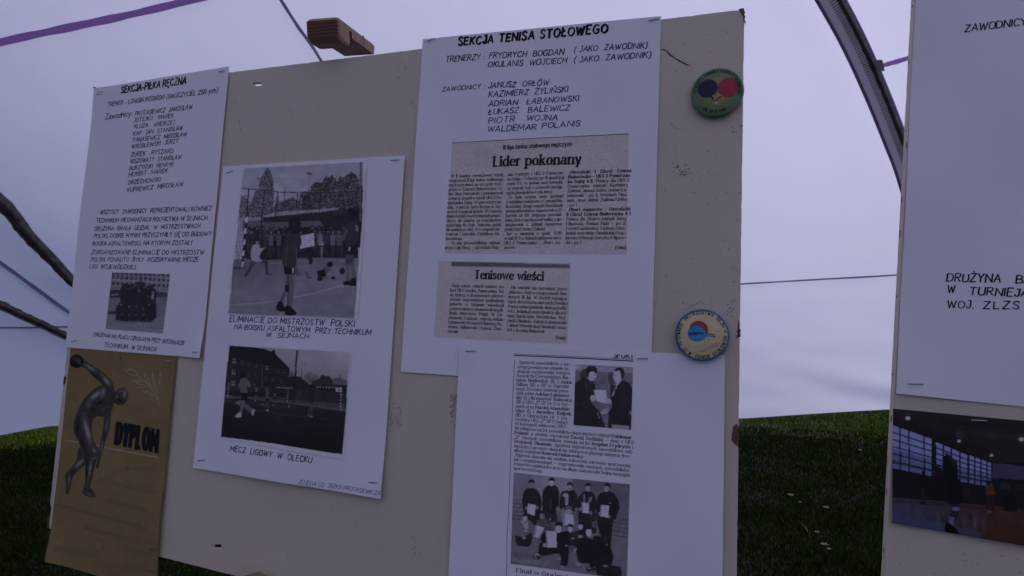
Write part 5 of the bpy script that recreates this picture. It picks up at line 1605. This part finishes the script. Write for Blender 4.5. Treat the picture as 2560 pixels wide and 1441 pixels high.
p = Print('g', [(248, 55), (1782, 212), (1745, 1466), (206, 1262)], (240, 215), .56)
p.poly([(240, 40), (470, 60), (460, 430), (230, 400)], .50); p.poly([(530, 60), (1025, 130), (1020, 500), (520, 430)], .70, .8); p.poly([(1025, 135), (1790, 200), (1780, 900), (1020, 700)], .42)
for _ in range(14): p.ell(rnd.uniform(260, 1000), rnd.uniform(80, 400), 120, 90, rnd.choice([.5, .68]), .3, soft=True)
p.poly([(225, 640), (700, 660), (1000, 700), (1780, 880), (1750, 1480), (200, 1270)], .46)
for k in range(5):
    p.poly([(230, 402+k*54), (372, 410+k*54), (370, 432+k*54), (230, 424+k*54)], .42); p.seg([(232, 452+k*54), (366, 460+k*54)], 20, .2, dash=17)
    p.poly([(1540, 610+k*56), (1775, 640+k*56), (1775, 662+k*56), (1540, 632+k*56)], .44); p.seg([(1545, 658+k*56), (1772, 690+k*56)], 17, .22, dash=22)
for _ in range(50): p.ell(rnd.uniform(220, 1740), rnd.uniform(950, 1420), rnd.uniform(40, 120), rnd.uniform(10, 26), rnd.choice([.40, .48, .54]), .4, soft=True)


def person(head, body, hair=.10, face=.62, tone=.11, fs=1.0, look=0):
    hx, hy = head; face = min(.95, face*1.38)
    p.poly(body, tone, smooth=True)
    for _ in range(7):
        b0 = body[rnd.randrange(len(body))]; b1 = body[rnd.randrange(len(body))]
        k = rnd.uniform(.2, .8); q = (b0[0]*k+b1[0]*(1-k), b0[1]*k+b1[1]*(1-k))
        p.seg([q, (q[0]+rnd.uniform(-20, 20), q[1]+rnd.uniform(30, 90))], 7, tone*1.7, .5)
    p.ell(hx, hy-24*fs, 41*fs, 38*fs, hair); p.ell(hx-2+look, hy+10*fs, 32*fs, 46*fs, face); p.ell(hx, hy-34*fs, 36*fs, 16*fs, hair)
    for sx in (-1, 1): p.ell(hx+look+sx*13*fs, hy+2*fs, 6*fs, 3.5*fs, face*.55); p.ell(hx+look+sx*13*fs, hy-7*fs, 8*fs, 2.5*fs, face*.7)
    p.ell(hx+look, hy+14*fs, 4*fs, 8*fs, face*.8); p.ell(hx+look, hy+32*fs, 11*fs, 3.5*fs, face*.5); p.ell(hx+look+22*fs, hy+14*fs, 8*fs, 34*fs, face*.7, .5)


def cert(pts, dots=True):
    p.poly(pts, .93)
    if dots:
        (x0, y0), _, _, (x3, y3) = pts
        for k in range(8): t = (k+.6)/8.6; p.ell(x0+(x3-x0)*t+11, y0+(y3-y0)*t, 5, 8, .2)
        xc = sum(q[0] for q in pts)/4; yc = sum(q[1] for q in pts)/4-20
        p.seg([(xc-26, yc), (xc+34, yc+3)], 4, .6, dash=12)


person((485, 205), [(395, 290), (440, 262), (540, 266), (596, 340), (624, 450), (610, 530), (600, 680), (430, 660), (362, 480), (372, 360)], face=.46)
person((755, 180), [(640, 290), (712, 222), (800, 222), (850, 300), (850, 480), (812, 520), (806, 690), (660, 600), (630, 470)], tone=.10, face=.70)
person((992, 240), [(880, 315), (940, 292), (1040, 290), (1090, 360), (1104, 470), (1064, 560), (870, 540), (860, 430)], face=.60)
p.ell(990, 268, 19, 6, .1)
m = p.poly([(890, 350), (930, 318), (972, 340), (975, 400), (966, 482), (930, 490), (926, 400)], .74)
for _ in range(16):
    x = rnd.uniform(895, 965); y = rnd.uniform(335, 480); p.seg([(x, y), (x+rnd.uniform(-16, 16), y+rnd.uniform(6, 14))], 5, .12, .8)
person((1235, 250), [(1110, 380), (1180, 302), (1290, 320), (1340, 420), (1330, 560), (1290, 700), (1120, 640), (1100, 470)], face=.52)
p.poly([(1170, 335), (1190, 340), (1196, 450), (1164, 450)], .5); p.poly([(1250, 380), (1288, 376), (1268, 450), (1226, 450)], .52)
person((1487, 255), [(1370, 360), (1450, 312), (1540, 312), (1620, 400), (1642, 520), (1604, 650), (1560, 720), (1532, 1000), (1500, 1060), (1400, 900), (1350, 700), (1340, 500)], tone=.09, face=.5, look=-6)
p.seg([(748, 300), (736, 540)], 4, .42); p.seg([(1506, 458), (1534, 462)], 8, .6); p.seg([(440, 378), (548, 372)], 18, .2, dash=16)
p.poly([(1100, 600), (1340, 590), (1340, 860), (1120, 860)], .12); p.poly([(430, 640), (560, 660), (560, 760), (450, 720)], .12); p.poly([(640, 560), (820, 600), (830, 720), (680, 700)], .15, vary=.2)
p.poly([(820, 560), (880, 560), (880, 720), (820, 700)], .36, .7); p.poly([(1285, 700), (1335, 690), (1340, 790), (1280, 780)], .36)
for x, y in ((418, 520), (560, 516), (905, 545), (1078, 540), (1125, 540), (1268, 590), (1384, 600), (1506, 640)): p.ell(x, y, 20, 24, .56)
cert([(437, 462), (545, 480), (526, 628), (425, 590)], False); cert([(1143, 450), (1248, 455), (1240, 597), (1150, 585)]); cert([(1395, 482), (1510, 492), (1498, 655), (1390, 635)])
person((628, 615), [(560, 700), (600, 665), (680, 675), (760, 740), (770, 830), (560, 790)], tone=.28, face=.46, hair=.14)
for _ in range(20): p.ell(rnd.uniform(560, 750), rnd.uniform(690, 800), 12, 8, rnd.choice([.12, .4]), .7)
p.ell(975, 528, 50, 36, .34); p.ell(976, 566, 42, 30, .78); p.ell(960, 560, 6, 3, .3); p.ell(992, 562, 6, 3, .3)
cert([(918, 590), (1038, 610), (1048, 745), (900, 752)])
person((404, 650), [(280, 740), (350, 672), (470, 690), (522, 780), (505, 860), (430, 970), (360, 905), (268, 885)], tone=.44, face=.66)
p.poly([(262, 885), (350, 905), (400, 890), (490, 850), (500, 960), (450, 1035), (290, 1020)], .12); p.poly([(350, 680), (384, 700), (384, 760), (340, 700)], .8); p.poly([(384, 700), (440, 690), (446, 830), (382, 838)], .80); p.seg([(386, 800), (442, 808)], 20, .2, dash=20); p.ell(386, 915, 26, 24, .6); p.ell(295, 950, 24, 40, .16); p.poly([(380, 690), (405, 705), (440, 688), (430, 712), (400, 725)], .44)
cert([(545, 748), (660, 782), (572, 924), (512, 895)])
person((1137, 760), [(1050, 850), (1130, 820), (1230, 830), (1262, 1000), (1200, 1200), (1110, 1240), (1060, 1010)], tone=.10, face=.70, fs=.92)
person((998, 790), [(900, 870), (1000, 850), (1100, 850), (1110, 1000), (950, 1030)], tone=.12, face=.68, fs=.95)
p.ell(932, 850, 20, 42, .62, rot=-.3); p.ell(1132, 900, 32, 22, .66); p.ell(1030, 925, 26, 14, .55)
person((1245, 830), [(1180, 935), (1290, 900), (1400, 905), (1500, 1000), (1560, 1130), (1556, 1220), (1520, 1300), (1380, 1350), (1270, 1310), (1240, 1250), (1120, 1250), (1100, 1100)], tone=.075, face=.72, fs=1.25)
p.poly([(1205, 900), (1300, 880), (1300, 940), (1240, 920)], .6, .7)
person((846, 780), [(590, 1000), (640, 850), (740, 820), (850, 850), (980, 830), (984, 1000), (972, 1200), (930, 1312), (872, 1296), (850, 1130), (600, 1160), (576, 1080)], tone=.085, face=.68, fs=1.25)
cert([(668, 822), (815, 830), (820, 1048), (692, 1045)])
p.ell(664, 1012, 32, 30, .66); p.ell(852, 1196, 26, 20, .6); p.ell(895, 1308, 32, 22, .62); p.poly([(975, 1015), (1065, 1020), (1040, 1100), (980, 1120)], .36); p.ell(1058, 1085, 15, 45, .62, rot=.4); p.ell(1105, 1268, 42, 24, .62); p.ell(945, 1020, 20, 9, .7); p.ell(608, 970, 16, 9, .7)
p.ell(560, 1165, 52, 36, .10); p.poly([(515, 1150), (560, 1120), (612, 1150), (560, 1175), (545, 1200)], .74); p.ell(560, 1165, 20, 14, .2); p.ell(1250, 1330, 42, 36, .13); p.ell(1250, 1320, 26, 10, .6); p.ell(1315, 1320, 26, 30, .14); p.ell(1318, 1310, 16, 6, .55)
p.poly([(1345, 1300), (1420, 1270), (1600, 1290), (1665, 1315), (1660, 1440), (1520, 1450), (1360, 1410)], .10, smooth=True); p.ell(1466, 1296, 42, 26, .16); p.ell(1464, 1288, 36, 11, .62)
for x, y in ((1478, 1012), (500, 955), (730, 670)): p.ell(x, y, 12, 16, .55)
p.grain(.07, 1)
ph = p.build('printed_photo', M_print, P4, h4, .0003); ph['label'] = 'grainy print of a youth team holding award sheets'
ik = Ink(h4, .0006)
ik.line('Drużyna UKS „2"', 'g', 236, 1222, 702, 1282, 44, SANSB)
M_cap = mat_simple('pale_caption', (0.42, 0.42, 0.45), 0.6, 0.1, 300)
ik.build('caption', M_cap, P4, ph)

# ------------------------------------------------------------------ the two round badges
def badge(label, c, cxy, Rc, face, rimcol, draw, text, z0, group):
    ctr = bp(*cx(c, *cxy))
    R = .0266
    t = Thing('pin_badge', label, 'badge', (float(ctr[0]), float(ctr[1]), z0), group=group)
    prof = [(.80, 0.0), (.93, .0006), (.985, .0022), (1.0, .0038), (.99, .0048), (.955, .0058)]
    nt_ = 96
    V = []; F = []
    for (r_, z) in prof:
        for k in range(nt_):
            a = k*2*math.pi/nt_; V.append((ctr[0]+R*r_*math.cos(a), ctr[1]+R*r_*math.sin(a), z0+z))
    for i in range(len(prof)-1):
        for k in range(nt_): F.append((i*nt_+k, i*nt_+(k+1) % nt_, (i+1)*nt_+(k+1) % nt_, (i+1)*nt_+k))
    F.append(tuple(range(nt_))[::-1])
    rm = mat_simple('badge_rim', rimcol, 0.3, 0.08, 100, bmp=0, spec=.5)
    mesh_obj('rim', V, F, rm, None, t, smooth=True)
    def dome(rr): return z0+.0058+.0022*(1-(rr/.955)**2.4)
    nr, na_ = 90, 260
    rr = np.linspace(.001, .955, nr)[:, None]*np.ones((1, na_)); aa = np.linspace(0, 2*math.pi, na_)[None]*np.ones((nr, 1))
    q = Print.raw(cxy[0]+rr*np.cos(aa)*Rc, cxy[1]-rr*np.sin(aa)*Rc, face)
    draw(q, rr, aa)
    C = np.clip(q.I, 0, 1.1)**2.2*.72
    X = ctr[0]+R*rr*np.cos(aa); Y = ctr[1]+R*rr*np.sin(aa)
    o = grid_obj('face', X[::-1], Y[::-1], dome(rr)[::-1], C[::-1], M_gloss, t)
    hf = lambda x, y: dome(np.clip(np.hypot(x-ctr[0], y-ctr[1])/R, 0, 1))
    for (tx, a0, a1, rb, h_, inward, mat, name) in text:
        ik = Ink(hf, .00006)
        pen = Pen(2.2, 1.9, gap=2.9, space=3.4, n=4)
        nat = ik.width(tx, pen); a0_, a1_ = math.radians(a0), math.radians(a1)
        k = (a1_-a0_)/nat; unit = R*h_/10; rb_ = R*rb

        def f(Q, k=k, a0_=a0_, rb_=rb_, unit=unit, inward=inward):
            an = a0_+Q[:, 0]*k; r_ = rb_+Q[:, 1]*unit*(-1 if inward else 1)
            return np.stack([ctr[0]+r_*np.cos(an), ctr[1]+r_*np.sin(an)], 1)
        ik.put(tx, (f, unit), pen)
        ik.build(name, mat, t, o)
    return t, hf, ctr, o


def tr(q, c0, Rc, x, y): return x, y


def draw1(q, rr, aa):
    cen = np.array((.62, .61, .36)); edge = np.array((.39, .52, .38))
    d = np.clip((rr-.32)/.62, 0, 1)[..., None]; d = d*d*(3-2*d)
    q.I = cen*(1-d)+edge*d
    for (x, y, r_, col, ang) in ((372, 656, 69, (.10, .13, .26), -58), (519, 662, 73, (.72, .20, .27), 225)):
        q.ell(x, y, r_+3, r_+3, (.25, .25, .15)); q.ell(x, y, r_, r_, col)
    q.poly([(395, 722), (418, 706), (430, 735), (416, 752)], (.70, .66, .45)); q.seg([(402, 726), (424, 752), (438, 775)], 15, (.13, .12, .22)); q.seg([(428, 768), (440, 774)], 18, (.82, .80, .78))
    q.poly([(430, 736), (458, 706), (482, 722), (446, 750)], (.78, .68, .50)); q.seg([(464, 728), (425, 756), (402, 768)], 15, (.62, .22, .26)); q.seg([(414, 752), (408, 772)], 5, (.85, .7, .68))
    q.seg([(416, 735), (436, 762)], 4, (.8, .8, .8))
    q.grain(.015, 1, .02)


badge('round green badge with crossed dark blue and red bats near the top right corner', 'b1', (440, 683), 190, .5, (0.11, 0.21, 0.14), draw1,
      [('OTWARTY TURNIEJ TENISA STOŁOWEGO', 179, -10, .785, .115, False, M_black, 'upper_lettering'), ('Ełk, 04.02.1999', 234, 294, .855, .10, True, M_black, 'lower_lettering')], .0012, 'round pin badges on the right margin of the board')


def draw2(q, rr, aa):
    q.I[:] = (.93, .86, .68)
    d = np.clip((rr-.9)/.04, 0, 1)[..., None]
    q.I = q.I*(1-d)+np.array((.20, .42, .62))*d
    q.ell(285, 280, 73, 73, (.20, .14, .14)); q.ell(285, 280, 71, 71, (.72, .25, .28)); q.poly([(335, 300), (410, 312), (418, 325), (412, 342), (345, 318)], (.66, .24, .27)); q.ell(272, 312, 72, 66, (.18, .14, .14)); q.ell(272, 312, 70, 64, (.26, .62, .84))
    q.poly([(336, 316), (350, 302), (362, 314), (416, 322), (418, 340), (358, 332), (342, 338)], (.30, .60, .82)); q.seg([(356, 318), (416, 322)], 5, (.9, .85, .75)); q.ell(348, 361, 16, 16, (.35, .3, .28)); q.ell(348, 361, 13, 13, (.93, .90, .80))
    for (x, y) in ((497, 283), (183, 450)):
        q.ell(x, y, 16, 16, (.45, .30, .28)); q.ell(x, y, 13, 13, (.93, .86, .68))
        for k in range(6): q.seg([(x, y), (x+11*math.cos(k*1.047), y+11*math.sin(k*1.047))], 2.5, (.4, .3, .3))
    q.ell(400, 400, 120, 60, (.88, .80, .60), .3, soft=True)
    q.grain(.015, 1, .02)


B2, hb2, cb2, fo2 = badge('round cream badge with blue rim and blue-and-red bats, overlapping the lower sheet corner', 'b2', (312, 322), 216, .9, (0.05, 0.16, 0.30), draw2,
                          [('III', 209, 200, .80, .12, False, M_black, 'upper_lettering'), ('OTWARTE', 194, 152, .80, .12, False, M_black, 'upper_lettering'), ('MISTRZOSTWA', 139, 62, .80, .12, False, M_black, 'upper_lettering'),
                           ('SEJN', 52, 24, .80, .12, False, M_black, 'upper_lettering'), ('W', 237, 243, .90, .12, True, M_black, 'lower_lettering'), ('TENISIE', 254, 292, .90, .12, True, M_black, 'lower_lettering'), ('STOŁOWYM', 300, 360, .90, .12, True, M_black, 'lower_lettering')], .0034, 'round pin badges on the right margin of the board')
M_redink = mat_simple('red_print', (0.30, 0.04, 0.035), 0.4, 0.1, 300)
ik = Ink(hb2, .00006)
ik.line('5.01.2002 r.', 'b2', 308, 468, 470, 388, 24, Pen(1.6, 1.4, gap=2.2, n=4)); ik.build('date', M_redink, B2, fo2)
ik = Ink(hb2, .00008)
ik.line('WARTA', 'b2', 212, 326, 322, 315, 20, Pen(2.6, 1.0, serif=1.0, gap=2.2, n=4)); ik.rule('b2', [(205, 309), (328, 303)], 2.5); ik.build('logo', M_black, B2, fo2)

# ------------------------------------------------------------------ what hangs on the right board


def pxof(q):
    A = MBn @ np.array([q[0], q[1], 0, 1.0]); D = (A[:3]-CAMP) @ CR
    return (1280+FPX*D[0]/D[2], 720.5+FPX*D[1]/D[2])


s0 = bp(2238.5, 983.6); s1 = bp(2560, 1017); sx2 = (s1-s0)/np.hypot(*(s1-s0)); s3 = bp(2287.5, 0); sy2 = (s3-s0)/np.hypot(*(s3-s0))
c5c = [pxof(s0+sy2*.42), pxof(s0+sy2*.42+sx2*.297), pxof(s0+sx2*.297), pxof(s0)]
P5, h5 = sheet_thing('paper_sheet', 'mostly blank handwritten sheet on the right-hand board, above the colour photo', 'sheet of paper', c5c, .0008, [(pxof(s0+sx2*.15), .001, .05)], ph=.9, amp=.0020)
ik = Ink(h5)
ik.line('ZAWODNICY', 'e1', 378, 150, 652, 118, 32, Pen(1.7, 1.4, slant=.15, gap=2.1, jit=.3, n=4, nib=70, wob=.25))
ik.line('DRUŻYNA', 'e2', 342, 82, 586, 86, 36, Pen(1.7, 1.4, slant=.12, gap=2.4, jit=.3, n=4, nib=70, wob=.25))
ik.line('BR', 'e2', 655, 91, 722, 93, 36, Pen(1.7, 1.4, slant=.12, gap=2.4, jit=.3, n=4, nib=70, wob=.25))
ik.line('W', 'e2', 345, 134, 377, 135, 34, Pen(1.7, 1.4, slant=.12, gap=2.3, jit=.3, n=4, nib=70, wob=.25))
ik.line('TURNIEJA', 'e2', 447, 144, 712, 152, 34, Pen(1.7, 1.4, slant=.12, gap=2.3, jit=.3, n=4, nib=70, wob=.25))
ik.line('WOJ.', 'e2', 345, 204, 462, 205, 34, Pen(1.7, 1.4, slant=.12, gap=2.6, jit=.3, n=4, nib=70, wob=.25))
ik.line('ZLZS', 'e2', 508, 207, 668, 210, 34, Pen(1.7, 1.4, slant=.12, gap=3.4, jit=.3, n=4, nib=70, wob=.25))
ik.rule('e1', [(622, 0), (648, 2)], 6)
ik.build('handwriting', M_black, P5)
staple(P5, h5, 'e2', 162, 553, 230, 554, M_staple)
crease = lambda x, y: h5(x, y)
g0 = bp(*cx('e2', 95, 667)); g3 = bp(*cx('e2', 88, 1190)); g1 = bp(*cx('e2', 900, 742)); g2_ = bp(*cx('e2', 900, 1330))
PH = Thing('photo_print', 'colour photo of an indoor ball game in a dark hall, on the right-hand board', 'photo', tuple(map(float, np.append(np.mean([g0, g1, g2_, g3], 0), .001))))
hp = flat_h(.0010, None, .0008, [(float(g3[0]), float(g3[1]), .002, .03), (float(g3[0]+.08), float(g3[1]), .003, .05)], ph=2.0)
p = Print('e2', [(95, 667), (900, 742), (900, 1330), (88, 1190)], (260, 220), (.10, .09, .10))
p.poly([(60, 640), (920, 720), (920, 930), (560, 912), (90, 742)], (.27, .20, .195)); p.poly([(90, 700), (560, 860), (560, 905), (90, 742)], (.20, .15, .15)); p.poly([(420, 770), (900, 800), (900, 830), (470, 795)], (.34, .27, .26), .7); p.poly([(300, 720), (640, 740), (640, 756), (330, 738)], (.22, .16, .16))
for w_, (x0, x1, yt0, yt1, yb0, yb1), nv in ((1, (92, 272, 742, 806, 940, 978), (127, 168, 238)), (2, (292, 436, 820, 880, 975, 1012), (326, 362, 402)), (3, (445, 546, 880, 917, 1010, 1026), (470, 498, 525))):
    p.poly([(x0, yt0), (x1, yt1), (x1, yb1), (x0, yb0)], (.72, .75, .93)); m = p.mask([(x0, yt0+(yb0-yt0)*.55), (x1, yt1+(yb1-yt1)*.55), (x1, yb1), (x0, yb0)]); p.I[m] *= np.array([.80, .82, .80])
    for k in range(1, 6): p.seg([(x0, yt0+(yb0-yt0)*k/6), (x1, yt1+(yb1-yt1)*k/6)], 4.5, (.13, .13, .18))
    for x in nv:
        t_ = (x-x0)/(x1-x0); p.seg([(x, yt0+(yt1-yt0)*t_), (x, yb0+(yb1-yb0)*t_)], 5.5, (.13, .13, .18))
for x in (282, 440): p.seg([(x, 800), (x, 1020)], 9, (.20, .17, .19))
p.poly([(552, 915), (900, 955), (900, 1020), (548, 985)], (.37, .37, .46)); p.poly([(548, 985), (900, 1010), (900, 1180), (548, 1110)], (.12, .11, .125)); p.poly([(586, 1004), (634, 1008), (634, 1040), (586, 1038)], (.22, .24, .22)); p.poly([(650, 1010), (700, 1014), (700, 1044), (650, 1042)], (.24, .18, .17))
p.poly([(88, 942), (280, 980), (550, 1028), (700, 1050), (700, 1120), (88, 1080)], (.125, .115, .13)); p.seg([(90, 915), (280, 955), (550, 1005)], 5, (.3, .28, .3))
for k in range(12): p.seg([(100+k*36, 960+k*6), (98+k*36, 1075+k*5)], 3, (.19, .16, .17), .7)
m = p.mask([(80, 1074), (300, 1090), (560, 1112), (920, 1160), (920, 1350), (80, 1195)]); p.grad(m, (.38, .38, .46), (.40, .27, .19), 180, 1150, 560, 1190)
for x, w_, t_ in ((115, 22, .62), (160, 30, .52), (205, 18, .58), (260, 30, .5), (300, 22, .60), (420, 26, .58), (468, 24, .64), (505, 16, .6)): p.ell(x, 1165+x*.06, w_*.5, 48, (t_*.85, t_*.86, t_*1.05), .55, soft=True)
p.poly([(88, 1140), (130, 1146), (500, 1232), (505, 1262), (88, 1192)], (.40, .44, .62), .5, vary=.1); p.poly([(88, 1080), (550, 1115), (550, 1130), (88, 1096)], (.30, .24, .22), .6)
for _ in range(60): x = rnd.uniform(95, 690); p.seg([(x, 1090+x*.06+rnd.uniform(0, 80)), (x+rnd.uniform(10, 40), 1092+x*.06+rnd.uniform(0, 80))], 3, rnd.choice([(.5, .5, .62), (.2, .15, .15)]), .35)
for x, y, r_ in ((163, 711, 11), (398, 816, 9), (547, 882, 8), (685, 808, 12)): p.ell(x, y, r_*1.8, r_*1.8, (.6, .55, .55), .5, soft=True); p.ell(x, y, r_, r_*.8, (1.0, .98, .95)); p.seg([(x, y-34), (x, y-8)], 2.5, (.4, .35, .35))
p.ell(404, 789, 21, 21, (.30, .28, .31)); p.ell(398, 782, 9, 9, (.46, .44, .46), .7, soft=True)
p.poly([(326, 930), (352, 918), (382, 918), (392, 950), (394, 990), (408, 1012), (404, 1102), (346, 1102), (342, 1040), (330, 990)], (.075, .075, .095), smooth=True); p.ell(343, 904, 21, 24, (.06, .05, .06)); p.poly([(330, 868), (345, 872), (388, 910), (390, 928), (372, 930), (350, 895)], (.24, .18, .18))
p.poly([(362, 1104), (402, 1104), (388, 1160), (366, 1204), (346, 1200), (356, 1150)], (.25, .22, .26)); p.poly([(362, 1118), (398, 1118), (394, 1136), (362, 1132)], (.62, .62, .70)); p.poly([(352, 1160), (376, 1164), (368, 1202), (346, 1198)], (.55, .56, .66)); p.poly([(336, 1188), (362, 1200), (392, 1238), (334, 1232)], (.045, .045, .05), smooth=True)
p.ell(235, 962, 8, 12, (.10, .08, .09)); p.poly([(220, 974), (242, 972), (244, 1040), (218, 1042)], (.12, .10, .12)); p.seg([(230, 1042), (228, 1096)], 14, (.30, .16, .16)); p.ell(230, 1100, 14, 5, (.08, .08, .09))
p.poly([(290, 940), (318, 938), (328, 985), (290, 985)], (.14, .14, .18)); p.ell(300, 938, 7, 9, (.1, .09, .1)); p.poly([(516, 1022), (556, 1020), (560, 1062), (520, 1066)], (.48, .31, .12)); p.ell(536, 1008, 9, 12, (.18, .12, .1)); p.seg([(530, 1066), (528, 1135)], 11, (.26, .17, .15)); p.seg([(548, 1066), (546, 1135)], 11, (.24, .16, .15)); p.ell(532, 1138, 12, 4, (.6, .55, .55)); p.ell(430, 1050, 15, 24, (.27, .14, .10))
p.poly([(590, 1060), (650, 1060), (660, 1140), (600, 1135)], (.07, .07, .09))
p.grain(.018, 1, .02); p.lift = 0; p.I = np.where(p.I > .62, p.I*.93, p.I*.84)
ph = p.build('colour_print', M_gloss, PH, hp, 0.0)
staple(PH, hp, 'e2', 457, 719, 523, 722, M_staple_l)
